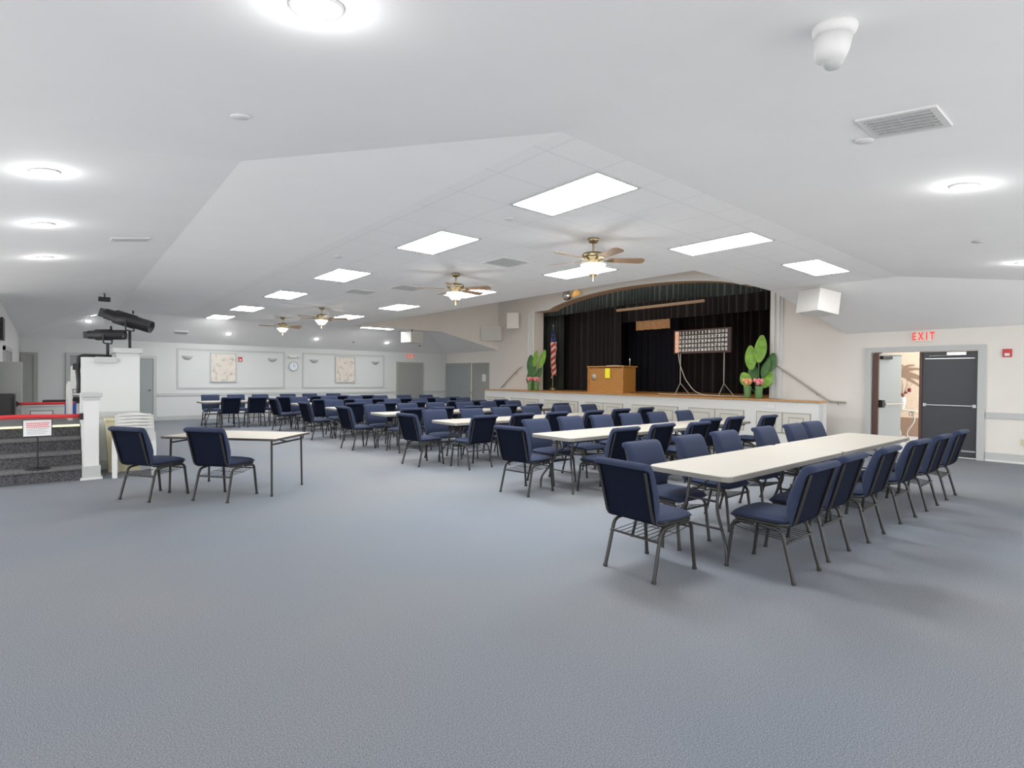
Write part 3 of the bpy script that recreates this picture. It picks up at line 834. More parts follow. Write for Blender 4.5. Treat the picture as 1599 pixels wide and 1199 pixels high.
# ------------------------------------------------------------ signs
def exit_sign(loc, d, w_, h_, label, plate):
    T = thing('exit_sign', label, 'sign', loc)
    n = Vector(d)
    q = face_mx((0, 0, 0), d)
    MB().box(-w_ / 2, w_ / 2, -h_ / 2, h_ / 2, -.05, .0).build('sign_box', plate, T, mx=q)
    vs, fs = text_mesh('E X I T', h_ * 1.12, q @ Matrix.Translation((0, 0, .006)) @ Matrix.Scale(.60, 4, (1, 0, 0)), bold=.006)
    MB().add(vs, fs).build('sign_letters', M['exit_red'], T, fix=False)
exit_sign((W - .055, 3.00, 2.42), (-1, 0, 0), .34, .19, 'white sign with red EXIT letters above the dark double doors', M['exit_plate'])
exit_sign((11.63, BV - .055, 2.39), (0, -1, 0), .36, .19, 'sign with red EXIT letters above the far grey door', M['exit_plate'])
def alarm(loc, d, label):
    T = thing('fire_alarm', label, 'alarm', loc)
    q = face_mx((0, 0, 0), d)
    MB().box(-.065, .065, -.075, .075, -.03, 0, b=.006).build('alarm_case', M['red'], T, mx=q)
    MB().box(-.035, .035, -.055, -.005, 0, .008).build('strobe', M['paper'], T, mx=q)
alarm((W - .03, 1.73, 2.05), (-1, 0, 0), 'red fire alarm on the wall beyond the dark double doors')
alarm((4.86, BV - .055, 2.07), (0, -1, 0), 'red fire alarm beside the framed picture on the back wall')
# pictures
for (u0, u1, z0, z1, lb) in ((3.92, 4.74, 1.26, 2.27, 'larger framed print of pale blossoms on the back wall, left of the clock'), (8.30, 9.13, 1.25, 2.29, 'framed print of brown and cream blossoms on the back wall, near the far exit')):
    T = thing('framed_picture', lb, 'picture', ((u0 + u1) / 2, BV - .024, (z0 + z1) / 2))
    hw, hh = (u1 - u0) / 2, (z1 - z0) / 2
    MB().box(-hw + .03, hw - .03, -.012, -.004, -hh + .03, hh - .03).build('canvas', M['floral'], T)
    fr = MB(); fr.box(-hw, hw, -.03, 0, hh - .03, hh); fr.box(-hw, hw, -.03, 0, -hh, -hh + .03); fr.box(-hw, -hw + .03, -.03, 0, -hh + .03, hh - .03); fr.box(hw - .03, hw, -.03, 0, -hh + .03, hh - .03)
    fr.build('picture_frame', M['trim'], T)
for u, lb in ((3.25, 'grey bowl wall sconce at the near end of the first moulding panel'), (5.95, 'grey bowl wall sconce in the first panel, closest to the clock'), (7.47, 'grey bowl wall sconce in the second panel, just past the clock'), (10.02, 'grey bowl wall sconce in the second panel by the far exit door')):
    s_ = MB(); pf = [(.0, -.10), (.06, -.09), (.13, -.04), (.17, .03), (.165, .035), (0, .02)]
    vs = []; n = 12
    for r_, z in pf:
        for k in range(n + 1):
            a = PI + PI * k / n
            vs.append((r_ * math.cos(a), r_ * math.sin(a) * .7, z))
    fs = [(i * (n + 1) + k, i * (n + 1) + k + 1, (i + 1) * (n + 1) + k + 1, (i + 1) * (n + 1) + k) for i in range(len(pf) - 1) for k in range(n)]
    s_.add(vs, fs, 0, True); o = s_.build('wall_sconce', M['sconce'], loc=(u, BV - .001, 2.10)); tag(o, lb, 'wall lamp')
T = thing('wall_clock', 'round grey rimmed clock on the back wall between the moulding panels', 'clock', (6.70, BV - .03, 1.86))
q = Matrix.Rotation(PI / 2, 4, 'X')
MB().lathe([(.165, -.03), (.18, .0), (.175, .02), (.155, .02), (.155, .005)], 28, mx=q, cap=False, smooth=False).build('clock_rim', M['trim_dark'], T)
MB().lathe([(0, .004), (.155, .006)], 28, mx=q, smooth=False).build('clock_face', M['clock'], T)
MB().box(-.004, .004, -.012, -.008, 0, .11).box(-.005, .07, -.012, -.008, -.005, .005).build('clock_hands', M['black'], T)
T = thing('emergency_light', 'white twin headed emergency light above the wall clock', 'emergency light', (6.70, BV - .05, 2.23))
MB().box(-.13, .13, -.03, .05, -.05, .05, b=.008).build('case', M['white'], T)
for s_ in (-1, 1): MB().lathe([(.03, -.03), (.055, .02), (.055, .03), (0, .03)], 12, mx=Matrix.Translation((s_ * .17, -.01, 0)) @ Matrix.Rotation(PI / 2, 4, 'X')).build('lamp_head', M['white'], T)

# ------------------------------------------------------------ ceiling fixtures
def troffer(u0, u1, v0, v1, label, z=Z0):
    T = thing('ceiling_light', label, 'ceiling light', ((u0 + u1) / 2, (v0 + v1) / 2, z), 0, 'recessed ceiling panel lights')
    a, b = (u1 - u0) / 2, (v1 - v0) / 2
    fr = MB(); t = .025
    fr.box(-a, a, -b, -b + t, -.012, -.001); fr.box(-a, a, b - t, b, -.012, -.001); fr.box(-a, -a + t, -b + t, b - t, -.012, -.001); fr.box(a - t, a, -b + t, b - t, -.012, -.001)
    fr.build('light_frame', M['trim'], T)
    MB().box(-a + t, a - t, -b + t, b - t, -.008, -.001).build('diffuser', M['panel_light'], T)
lw, ll = .62, 1.19
near_l = ['largest and nearest the camera', 'second from the camera', 'third from the camera', 'fourth from the camera', 'fifth from the camera', 'sixth and farthest from the camera']
for k, (u, v) in enumerate([(3.55, 3.10), (3.553, 5.60), (3.53, 8.72), (3.52, 11.82), (3.526, 15.09), (3.47, 17.95)]):
    troffer(u, u + lw, v, v + ll, 'white ceiling light panel in the row over the aisle, ' + near_l[k])
for k, (u, v) in enumerate([(6.39, 3.12), (6.39, 5.64), (6.38, 8.80), (6.38, 11.95), (6.35, 15.1)]):
    troffer(u, u + lw, v, v + ll, 'white ceiling light panel in the row nearer the stage, ' + (near_l[k] if k else 'nearest the camera'))
troffer(8.55, 9.88, 3.17, 3.73, 'white ceiling light panel turned crosswise above the exit door side')
troffer(8.40, 9.64, 18.32, 18.78, 'white ceiling light panel turned crosswise at the far end by the back wall')

def ceil_hit(u, v):
    p, n, k, d = CB.ray_cast(Vector((u, v, 1.0)), Vector((0, 0, 1)))
    return (p.z, n if n.z > 0 else -n) if p else (Z0, Vector((0, 0, 1)))
def ceil_z(u, v): return ceil_hit(u, v)[0]
def ceil_mx(u, v):
    z, n = ceil_hit(u, v)
    return Matrix.Translation((u, v, z)) @ Vector((0, 0, 1)).rotation_difference(n).to_matrix().to_4x4()
# positions measured on the ceiling (metres)
def plight(name, loc, e, size, col=(1, 1, 1)):
    l = bpy.data.lights.new(name, 'POINT'); l.energy = e; l.shadow_soft_size = size; l.color = col
    o = bpy.data.objects.new(name, l); C.objects.link(o); o.location = loc
DE = 2.8
def downlight(u, v, label, s=.085):
    T = thing('downlight', label, 'downlight', (0, 0, 0), 0, 'round recessed downlights')
    T.matrix_world = ceil_mx(u, v)
    MB().lathe([(s, -.012), (s + .025, -.010), (s + .028, -.001), (s, -.001)], 24, cap=False).build('trim_ring', M['white'], T)
    MB().lathe([(0, -.011), (s * .8, -.010), (s, -.006), (s, -.002), (0, -.002)], 24).build('bulb', M['down'], T)
    p = ceil_mx(u, v) @ Vector((0, 0, -.075)); plight('downlight_lamp', p, DE if v < 12.5 else .7, .05)
DL = [(0.725, 2.003, 'round downlight right at the top edge of the picture, nearest of all'), (-0.096, 5.625, 'bright downlight in the sloped ceiling above the steps, nearest of three'),
      (-0.139, 7.562, 'bright downlight in the sloped ceiling above the steps, middle of three'), (-0.165, 9.677, 'bright downlight in the sloped ceiling above the steps, farthest of three'),
      (0.61, 19.768, 'small downlight beyond the half wall with the spotlights, lower of two'), (0.689, 18.747, 'small downlight beyond the half wall with the spotlights, upper of two'),
      (4.336, 20.045, 'small downlight above the back wall, left of the ceiling fans'), (7.306, 20.07, 'small downlight above the back wall, over the clock area'), (10.18, 20.073, 'small downlight in front of the far exit door'),
      (5.523, 0.984, 'bright downlight in the sloped ceiling on the exit door side'), (9.787, 1.106, 'bright downlight cut by the picture edge on the exit door side')]
for u, v, lb in DL:
    downlight(u, v, lb, .07 if v < 13 else .075)
def disc(u, v, label, cat='sprinkler cover', s=.055, m='ceil', name='sprinkler_cover'):
    o = MB().lathe([(0, -.014), (s * .9, -.012), (s, -.004), (s, -.001)], 20).build(name, M[m])
    o.matrix_world = ceil_mx(u, v); tag(o, label, cat)
disc(0.837, 3.595, 'flat round white disc on the bare ceiling above the aisle', m='white')
disc(4.084, 1.246, 'flat round white disc on the ceiling beside the large vent', m='white')
disc(8.023, 1.301, 'small flat disc on the ceiling before the exit doors', m='trim')
disc(3.877, 4.69, 'small white disc between the near ceiling light panels', m='white')
disc(3.178, 7.877, 'small white disc near the third aisle ceiling light', 'smoke detector', .07, 'white', 'smoke_detector')
disc(8.795, 20.157, 'tiny dark disc on the ceiling near the back wall downlights', m='trim_dark')
disc(11.768, 20.188, 'tiny dark disc on the ceiling under the far speaker box', m='trim_dark')
def vent(u, v, a, b, label, rz=0, nsl=7, two=False):
    T = thing('ceiling_vent', label, 'vent'); T.matrix_world = ceil_mx(u, v) @ Matrix.Rotation(rz, 4, 'Z')
    fr = MB(); t = .035
    fr.box(-a, a, -b, -b + t, -.014, -.001); fr.box(-a, a, b - t, b, -.014, -.001); fr.box(-a, -a + t, -b + t, b - t, -.014, -.001); fr.box(a - t, a, -b + t, b - t, -.014, -.001)
    fr.build('vent_frame', M['white'], T)
    MB().box(-a + t, a - t, -b + t, b - t, -.003, -.001).build('backing', M['trim_dark' if two else 'trim'], T)
    sl = MB()
    n = nsl
    for k in range(n):
        y = -b + t + (2 * b - 2 * t) * (k + .5) / n
        sl.box(-a + t, a - t, y - .006, y + .006, -.02, -.004, mx=None)
    if two:
        for k in range(5):
            x = -a + t + (2 * a - 2 * t) * (k + .5) / 5
            sl.box(x - .004, x + .004, -b + t, b - t, -.012, -.004)
    sl.build('slats', M['trim'], T)
vent(3.868, 0.976, .20, .19, 'large white louvred vent in the near ceiling on the exit door side', R(90), 6, True)
vent(0.672, 8.349, .20, .10, 'white louvred vent in the sloped ceiling above the steps', 0, 5)
vent(2.971, 20.121, .20, .10, 'small grey vent in the ceiling before the back wall', 0, 5)
vent(5.298, 6.478, .27, .27, 'square ceiling vent between the two nearest fans', 0, 6)
vent(5.35, 9.675, .27, .27, 'square ceiling vent just past the second fan', 0, 6)
vent(4.851, 10.806, .27, .27, 'square ceiling vent before the farther pair of fans', 0, 6)
# dome camera
u, v = 2.473, 0.869
T = thing('dome_camera', 'white dome security camera on the near ceiling', 'camera'); T.matrix_world = ceil_mx(u, v)
MB().lathe([(0, 0), (.082, 0), (.085, -.012), (.082, -.03), (.07, -.045), (.0, -.045)], 28).build('mount_ring', M['white'], T)
MB().lathe([(.072, -.04), (.066, -.10), (.055, -.135), (.0, -.14)], 28).build('camera_body', M['white'], T)
MB().lathe([(.045, -.12), (.042, -.145), (.025, -.165), (0, -.170)], 20, mx=Matrix.Translation((.012, -.008, 0))).build('lens_dome', M['trim'], T)
# fans
def fan(name_i, loc, rz, label, proto=None):
    if proto: return dup(proto, loc, rz, label)
    T = thing('ceiling_fan', label, 'ceiling fan', loc, rz, 'brass and oak ceiling fans')
    MB().lathe([(0, 0), (.07, 0), (.072, -.02), (.05, -.055), (.018, -.065), (0, -.065)], 20).build('canopy', M['brass'], T)
    MB().tube([(0, 0, -.06), (0, 0, -.19)], .013, 10).build('downrod', M['brass'], T)
    MB().lathe([(.03, -.165), (.06, -.185), (.13, -.19), (.15, -.215), (.145, -.25), (.10, -.27), (.07, -.285), (.085, -.305), (.06, -.325), (0, -.325)], 26).build('motor_housing', M['brass'], T)
    for k in range(5):
        a = 2 * PI * k / 5
        q = Matrix.Rotation(a, 4, 'Z') @ Matrix.Translation((0, 0, -.275)) @ Matrix.Rotation(R(-13), 4, 'X')
        bl = MB(); vs = []
        ou = [(.19, -.045), (.24, -.058), (.62, -.074), (.655, -.05), (.665, 0), (.655, .05), (.62, .074), (.24, .058), (.19, .045)]
        n = len(ou)
        vs = [(x, y, -.004) for x, y in ou] + [(x, y, .004) for x, y in ou]
        fs = [tuple(range(n))[::-1], tuple(range(n, 2 * n))] + [(i, (i + 1) % n, n + (i + 1) % n, n + i) for i in range(n)]
        bo = bl.add(vs, fs).build('blade', M['blade'], T, mx=q)
        MB().add([(.08, -.02, -.012), (.16, -.012, -.012), (.23, -.04, -.012), (.27, 0, -.012), (.23, .04, -.012), (.16, .012, -.012), (.08, .02, -.012),
                  (.08, -.02, -.004), (.16, -.012, -.004), (.23, -.04, -.004), (.27, 0, -.004), (.23, .04, -.004), (.16, .012, -.004), (.08, .02, -.004)],
                 [(6, 5, 4, 3, 2, 1, 0), (7, 8, 9, 10, 11, 12, 13)] + [(i, (i + 1) % 7, 7 + (i + 1) % 7, 7 + i) for i in range(7)]).build('blade_iron', M['brass'], bo, mx=q)
    MB().lathe([(.06, -.32), (.165, -.335), (.15, -.365), (.10, -.42), (.07, -.455), (.0, -.46)], 26).build('light_bowl', M['bowl'], T)
    MB().lathe([(.055, -.452), (.045, -.475), (.018, -.495), (.010, -.545), (0, -.55)], 14).build('finial', M['brass'], T)
    return T
F1 = fan(0, (5.247, 4.64, Z0), R(34), 'brass ceiling fan with oak blades and glass bowl, nearest and largest')
fan(1, (5.25, 7.79, Z0), R(10), 'brass ceiling fan with oak blades, second from the camera', F1)
fan(2, (5.24, 14.03, Z0), R(48), 'brass ceiling fan with oak blades, third, before the clock wall', F1)
fan(3, (5.25, 17.3, Z0), R(20), 'brass ceiling fan with oak blades, smallest and farthest of the row', F1)
for k, (x, y) in enumerate(((5.247, 4.64), (5.25, 7.79), (5.24, 14.03), (5.25, 17.3))):
    plight('fan_bulb', (x, y, Z0 - .62), 4, .10)

# ------------------------------------------------------------ chairs
def seat_mesh():
    n, m_ = 16, 16
    vs = []; fs = []
    hw, y0, y1 = .245, -.225, .265
    for side in (1, -1):
        for i in range(n + 1):
            for j in range(m_ + 1):
                a = -1 + 2 * i / n; b = -1 + 2 * j / m_
                # squircle mapping
                x = a * math.sqrt(max(0, 1 - b * b * .28)) / math.sqrt(1) ; y = b * math.sqrt(max(0, 1 - a * a * .28))
                x = a * (1 - .10 * b * b * (abs(a)) - (.04 if b < 0 else 0) * abs(b)); y = b * (1 - .08 * a * a * abs(b))
                e = max(abs(a), abs(b)) ; 
                rim = max(0, 1 - (max(abs(a), abs(b))) ** 6) ** .5
                dome = (1 - a * a * .6) * (1 - b * b * .4)
                z = .447 + (.020 + .020 * dome) * rim if side > 0 else .447 - .040 * rim
                if b > .5: z -= .022 * ((b - .5) / .5) ** 2
                vs.append((x * hw, (y0 + y1) / 2 + y * (y1 - y0) / 2, z))
    o = (n + 1) * (m_ + 1)
    for s_ in (0, 1):
        for i in range(n):
            for j in range(m_):
                a = s_ * o + i * (m_ + 1) + j
                q = (a, a + m_ + 1, a + m_ + 2, a + 1)
                fs.append(q if s_ == 0 else q[::-1])
    return vs, fs
def back_profile(off=0.0):
    # (y, z) closed loop, front side first from the bottom; the top rolls over backwards
    return [(-.222, .425), (-.205, .47), (-.192, .53), (-.196, .60), (-.222, .68), (-.252, .76), (-.280, .825), (-.300, .862), (-.328, .884), (-.362, .890), (-.392, .880),
            (-.402, .862), (-.392, .846), (-.366, .838), (-.346, .822), (-.328, .76), (-.300, .66), (-.274, .56), (-.250, .46), (-.240, .425)]
def back_mesh():
    pf = back_profile()
    cy = sum(p[0] for p in pf) / len(pf)
    st = [(-.250, .45), (-.248, .80), (-.236, .97), (-.20, 1), (-.10, 1), (0, 1), (.10, 1), (.20, 1), (.236, .97), (.248, .80), (.250, .45)]
    vs = []; n = len(pf)
    ax = lambda z: -.222 - (z - .425) * .285     # centre line
    for x, s_ in st:
        for (y, z) in pf:
            c0 = ax(z) - .01
            zz = z if z < .80 else .80 + (z - .80) * (.5 + .5 * s_) if s_ < 1 else z
            w_ = .93 + .07 * min(1, (z - .42) / .25)
            vs.append((x * w_, c0 + (y - c0) * s_, zz))
    fs = []; mi = []
    for i in range(len(st) - 1):
        for k in range(n):
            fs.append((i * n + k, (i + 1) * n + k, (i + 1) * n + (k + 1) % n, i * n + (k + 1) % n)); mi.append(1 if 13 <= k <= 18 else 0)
    fs.append(tuple(range(n))); mi.append(0); fs.append(tuple((len(st) - 1) * n + k for k in range(n))[::-1]); mi.append(0)
    return vs, fs, mi
def make_chair(label, group):
    T = thing('banquet_chair', label, 'chair', (0, 0, 0), 0, group)
    vs, fs = seat_mesh(); MB().add(vs, fs, 0, True).build('seat', M['fabric'], T)
    vs, fs, mi = back_mesh()
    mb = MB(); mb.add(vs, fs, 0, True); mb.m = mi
    mb.build('backrest', [M['fabric'], M['fabric_back_shade']], T)
    r = .0145
    for s_ in (-1, 1):
        fl = MB(); fl.tube([(s_ * .232, .262, 0), (s_ * .222, .215, .385), (s_ * .222, .05, .392)], r, 8, rad=.05); fl.tube([(s_ * .232, .262, 0), (s_ * .231, .260, .02)], r * 1.25, 8, 1)
        fl.build('leg', [M['frame'], M['glide']], T)
        rl = MB(); rl.tube([(s_ * .236, -.262, 0), (s_ * .224, -.165, .375), (s_ * .222, .0, .390)], r, 8, rad=.05); rl.tube([(s_ * .236, -.262, 0), (s_ * .235, -.257, .02)], r * 1.25, 8, 1)
        rl.build('leg', [M['frame'], M['glide']], T)
        MB().tube([(s_ * .218, .20, .408), (s_ * .218, -.17, .408), (s_ * .218, -.255, .44), (s_ * .224, -.350, .78), (s_ * .224, -.362, .825)], .0115, 8, rad=.06).build('back_frame', M['frame'], T)
    sf = MB()
    for y in (.14, -.10): sf.tube([(-.222, y, .400), (.222, y, .400)], .009, 6)
    sf.build('seat_frame', M['frame'], T)
    MB().tube([(-.229, -.205, .29), (.229, -.205, .29)], .0095, 6).build('stretcher', M['frame'], T)
    MB().tube([(-.226, .235, .335), (.226, .235, .335)], .008, 6).build('stretcher', M['frame'], T)
    rk = MB()
    for k in range(8):
        x = -.19 + .38 * k / 7
        rk.tube([(x, -.205, .296), (x, .08, .315), (x, .235, .34)], .003, 5)
    rk.tube([(-.215, .05, .313), (.215, .05, .313)], .003, 5)
    rk.build('book_rack', M['frame'], T)
    return T
K = .953
rows = [  # (side-L tops, side-D tops) measured chair-top positions of each row
 ([(4.61, 3.42), (5.54, 3.45), (6.4, 3.48), (7.45, 3.47), (8.34, 3.44), (9.04, 3.46)], [(4.55, 1.7), (5.28, 1.74), (6.14, 1.69), (7.05, 1.66), (8.06, 1.66), (9.09, 1.73)]),
 ([(5.74, 6.26), (6.62, 6.38), (7.38, 6.34), (8.19, 6.33), (9.01, 6.3), (9.91, 6.26)], [(5.78, 4.48), (6.7, 4.53), (7.50, 4.42), (8.39, 4.72), (9.12, 4.69), (10.09, 4.53)]),
 ([(5.67, 9.18), (6.49, 9.08), (7.37, 9.15), (8.31, 9.25), (9.25, 9.15), (10.16, 9.1)], [(5.55, 7.31), (6.44, 7.34), (7.32, 7.31), (8.29, 7.24), (9.3, 7.34), (10.25, 7.4)]),
 ([(5.61, 11.66), (6.47, 11.74), (7.28, 11.74), (8.12, 11.64), (8.98, 11.7), (9.85, 11.71)], [(5.57, 9.80), (6.38, 9.86), (7.20, 9.9), (8.25, 9.89), (9.07, 9.87), (9.98, 9.86)]),
 ([(5.70, 14.35), (6.60, 14.42), (7.45, 14.34), (8.40, 14.36), (9.15, 14.25), (9.9, 14.2)], [(5.55, 12.55), (6.35, 12.45), (7.2, 12.46), (8.38, 12.42), (9.15, 12.35), (9.99, 12.38)]),
 ([(5.60, 16.85), (6.6, 17.05), (7.5, 17.05), (8.35, 16.95), (9.3, 17.05), (10.1, 16.9)], [(5.60, 14.95), (6.45, 14.85), (7.25, 14.72), (8.1, 14.75), (9.1, 14.77), (9.9, 14.77)]),
 ([(3.72, 19.75), (4.50, 19.72), (5.25, 19.66), (6.15, 19.75), (6.95, 19.74), (7.78, 19.68)], [(3.85, 17.45), (4.58, 17.4), (5.32, 17.3), (6.47, 17.6), (7.26, 17.55), (8.14, 17.5)]),
]
RN = ['front table row', 'second table row', 'third table row', 'fourth table row', 'fifth table row', 'sixth table row', 'back wall table row']
ON = ['first', 'second', 'third', 'fourth', 'fifth', 'last']
yawD = {(0, 0): 0, (0, 1): -2, (0, 2): -3, (0, 3): 2, (0, 4): -1, (0, 5): 2}
proto = None
prnd = random.Random(3)
for ri, (Ls, Ds) in enumerate(rows):
    for side, tops in (('L', Ls), ('D', Ds)):
        for k, (u, v) in enumerate(tops):
            u *= K; v *= K
            yaw = prnd.uniform(-4, 4)
            if side == 'D':
                if ri == 0: v = [1.92, 1.95, 1.92, 1.92, 1.90, 1.90][k]; u = [4.345, 5.09, 5.95, 7.005, 7.89, 8.82][k]; yaw = [0, 0, 1, -2, 0, 0][k]
                else: v += .37
                rz = R(yaw); lb = 'navy chair, %s from the aisle on the camera side of the %s' % (ON[k], RN[ri])
            else:
                v -= .37
                rz = PI + R(yaw); lb = 'navy chair, %s from the aisle on the far side of the %s' % (ON[k], RN[ri])
            gr = 'navy chairs at the ' + RN[ri]
            if proto is None:
                proto = make_chair(lb, gr); proto.location = (u, v, 0); proto.rotation_euler = (0, 0, rz)
            else:
                dup(proto, (u, v, 0), rz, lb, gr)
heads = [((3.59, 2.545), -92, 'navy chair at the aisle end of the front table row'), ((4.72, 5.29), -81, 'navy chair at the aisle end of the second table row'),
         ((4.79, 8.07), -84, 'navy chair at the aisle end of the third table row'), ((4.755, 10.63), -84, 'navy chair at the aisle end of the fourth table row'),
         ((4.72, 12.85), -84, 'navy chair at the aisle end of the fifth table row'), ((4.76, 15.4), -84, 'navy chair at the aisle end of the sixth table row')]
for (x, y), a, lb in heads: dup(proto, (x, y, 0), R(a), lb, 'navy chairs at the aisle ends of the rows')
dup(proto, (.885, 7.865, 0), R(-58), 'navy chair nearest the steps, drawn up to the brown edged folding table', 'navy chairs by the lone folding table')
dup(proto, (1.553, 7.29, 0), R(-52), 'navy chair in the open aisle, drawn up to the brown edged folding table', 'navy chairs by the lone folding table')

# ------------------------------------------------------------ folding tables
def make_table(label, group, L=2.44, Wd=.76, H=.74):
    T = thing('folding_table', label, 'table', (0, 0, 0), 0, group)
    hl, hw, ch = L / 2, Wd / 2, .06
    ou = []
    for sx, sy in ((1, 1), (-1, 1), (-1, -1), (1, -1)):
        pts = [(sx * hl, sy * (hw - ch)), (sx * (hl - ch * .3), sy * (hw - ch * .3)), (sx * (hl - ch), sy * hw)]
        ou += pts if sx * sy > 0 else pts[::-1]
    top = MB(); n = len(ou)
    lev = [(1.0, H - .045), (1.0, H - .006), (.994, H)]
    vs = []
    for s_, z in lev:
        vs += [(x * s_, y * s_, z) for x, y in ou]
    top.add(vs, [tuple(range(n))[::-1]], 1)
    top.add(vs, [(n * i + k, n * i + (k + 1) % n, n * (i + 1) + (k + 1) % n, n * (i + 1) + k) for i in (0,) for k in range(n)], 1)
    top.add(vs, [(n + k, n + (k + 1) % n, 2 * n + (k + 1) % n, 2 * n + k) for k in range(n)] + [tuple(range(2 * n, 3 * n))], 0)
    top.build('tabletop', [M['plastic'], M['plastic_edge']], T)
    MB().box(-hl + .12, hl - .12, -hw + .07, -hw + .10, H - .075, H - .046).box(-hl + .12, hl - .12, hw - .10, hw - .07, H - .075, H - .046).build('frame_rail', M['tleg'], T)
    for s_ in (-1, 1):
        x0 = s_ * (hl - .32); x1 = s_ * (hl - .13)
        for y in (-1, 1):
            MB().tube([(x0 + s_ * .02, y * .14, H - .05), (x0 + s_ * .07, y * .14, H - .33), (x1, y * .30, .14), (x1, y * .30, 0)], .0135, 8, rad=.08).build('leg', M['tleg'], T)
        cb = MB(); cb.tube([(x0 + s_ * .06, -.14, H - .27), (x0 + s_ * .06, .14, H - .27)], .010, 6)
        cb.tube([(s_ * (hl - .17), -.245, .27), (s_ * (hl - .17), .245, .27)], .010, 6)
        cb.tube([(x0 + s_ * .055, -.14, H - .26), (s_ * (hl - .62), 0, H - .05)], .008, 6); cb.tube([(x0 + s_ * .055, .14, H - .26), (s_ * (hl - .62), 0, H - .05)], .008, 6)
        cb.build('leg_brace', M['tleg'], T)
    return T
tc = [(3.98, 2.48, 0), (4.93, 5.08, .6), (5.0, 7.80, 0), (5.0, 10.26, 0), (4.93, 12.62, 0), (4.88, 15.02, 0), (3.02, 17.52, 0)]
tp = None
for ri, (u0, v, a) in enumerate(tc):
    for k in range(2):
        x = u0 + 1.22 + 2.45 * k
        lb = 'cream white folding table at the %s of the %s' % (('aisle end', 'stage end')[k], RN[ri])
        lc = (x, v + math.tan(R(a)) * (x - u0), 0)
        if tp is None: tp = make_table(lb, 'cream white folding tables in rows'); tp.location = lc; tp.rotation_euler = (0, 0, R(a))
        else: dup(tp, lc, R(a), lb, 'cream white folding tables in rows')
# lone brown-edged table
T = thing('card_table', 'beige topped folding table with brown edge standing alone in the aisle', 'table', (1.80, 7.755, 0), R(133.3))
MB().box(-.74, .74, -.40, .40, .69, .70).build('frame_board', M['brown_edge'], T)
MB().box(-.76, .76, -.42, .42, .700, .722, b=.004).build('tabletop', [M['beige_top']], T)
MB().box(-.765, .765, -.425, -.42, .695, .72).box(-.765, .765, .42, .425, .695, .72).box(-.765, -.76, -.425, .425, .695, .72).box(.76, .765, -.425, .425, .695, .72).build('edge_band', M['brown_edge'], T)
for sx in (-1, 1):
    for sy in (-1, 1):
        MB().tube([(sx * .68, sy * .36, .69), (sx * .69, sy * .37, 0)], .013, 8).lathe([(.016, 0), (.016, .03), (0, .03)], 8, 1, mx=Matrix.Translation((sx * .69, sy * .37, 0))).build('leg', [M['frame'], M['glide']], T)
    MB().tube([(sx * .68, -.36, .64), (sx * .68, .36, .64)], .010, 6).tube([(sx * .68, 0, .64), (sx * .40, 0, .69)], .008, 6).build('leg_brace', M['frame'], T)

# ------------------------------------------------------------ steps, platform, half wall
w = MB()
PZ = .73
for k in range(4):
    v0 = 9.72 + .31 * k; z0 = PZ / 4 * k; z1 = PZ / 4 * (k + 1)
    w.box(LU, .225, v0, 13.0, z0, z1 - .03); w.box(LU, .225, v0 - .025, 13.0, z1 - .03, z1, 1)
w.box(.226, 1.05, 11.27, 13.0, 0, PZ)
w.build('floor_steps', [M['step_carpet'], M['nosing']], kind='structure')
w = MB(); w.box(LU, .225, 9.70 + .93 - .03, 9.70 + .93, PZ - .035, PZ - .005)
tag(w.build('step_light_strip', M['led']), 'pale glowing light strip along the top step edge', 'light strip')
T = thing('newel_post', 'square white newel post with grey cap and base at the steps', 'post', (.333, 9.77, 0))
MB().box(-.085, .085, -.09, .09, .17, 1.16).build('post_shaft', M['white'], T)
MB().box(-.105, .105, -.105, .105, .02, .19).build('post_base', M['trim'], T)
MB().box(-.125, .125, -.125, .125, 0, .03).build('post_shoe', M['white'], T)
cp = MB(); cp.box(-.10, .10, -.105, .105, 1.13, 1.17); cp.box(-.125, .125, -.125, .125, 1.17, 1.235, b=.01); cp.build('post_cap', M['trim'], T)
# half wall booth
w = MB()
w.box(.235, .68, 10.6, 11.25, 0, 1.76); w.box(.68, .985, 10.6, 11.25, 0, 1.84)
w.build('wall_half', M['wall_cool'], kind='structure')
w = MB(); w.box(.41, .679, 10.55, 10.599, 1.68, 1.77); w.box(.64, 1.02, 10.55, 11.3, 1.842, 1.92)
w.build('trim_half_wall_cap', M['trim'], kind='structure')
w = MB(); w.box(.235, .99, 10.575, 10.6, .82, .91); w.box(.235, .99, 10.575, 10.6, 0, .15); w.build('trim_half_wall_rail', M['trim'], kind='structure')
w = MB(); w.box(.235, .34, 9.86, 10.6, 0, .73); w.build('wall_step_side', M['wall'], kind='structure')

# barrier belts and sign stand
def ribbon(name, pts, h, m, label):
    b = MB()
    vs = []
    for p in pts: vs += [(p[0], p[1], p[2] - h / 2), (p[0], p[1], p[2] + h / 2)]
    b.add(vs, [(2 * i, 2 * i + 2, 2 * i + 3, 2 * i + 1) for i in range(len(pts) - 1)], 0, True)
    T = thing(name, label, 'barrier belt', (0, 0, 0))
    o = b.build('webbing', M[m], T, fix=False)
    so = o.modifiers.new('s', 'SOLIDIFY'); so.thickness = .003
    return T
T = ribbon('barrier_belt', [(LU + .2 + (.21 - LU - .2) * k / 16, 9.76 - .012 * math.sin(k * .9), .895 + .018 * math.cos(k / 16 * PI) * -1 + .008 * math.sin(k * 1.1)) for k in range(17)], .055, 'belt', 'red retractable belt stretched across the steps to the newel post')
MB().box(.205, .245, 9.735, 9.785, .85, .94).build('belt_clip', M['black'], T)
T = ribbon('barrier_belt', [(-.6 + .8 * k / 6, 13.2, .945) for k in range(7)], .05, 'belt', 'farther red belt stretched behind the platform, above the second sign')
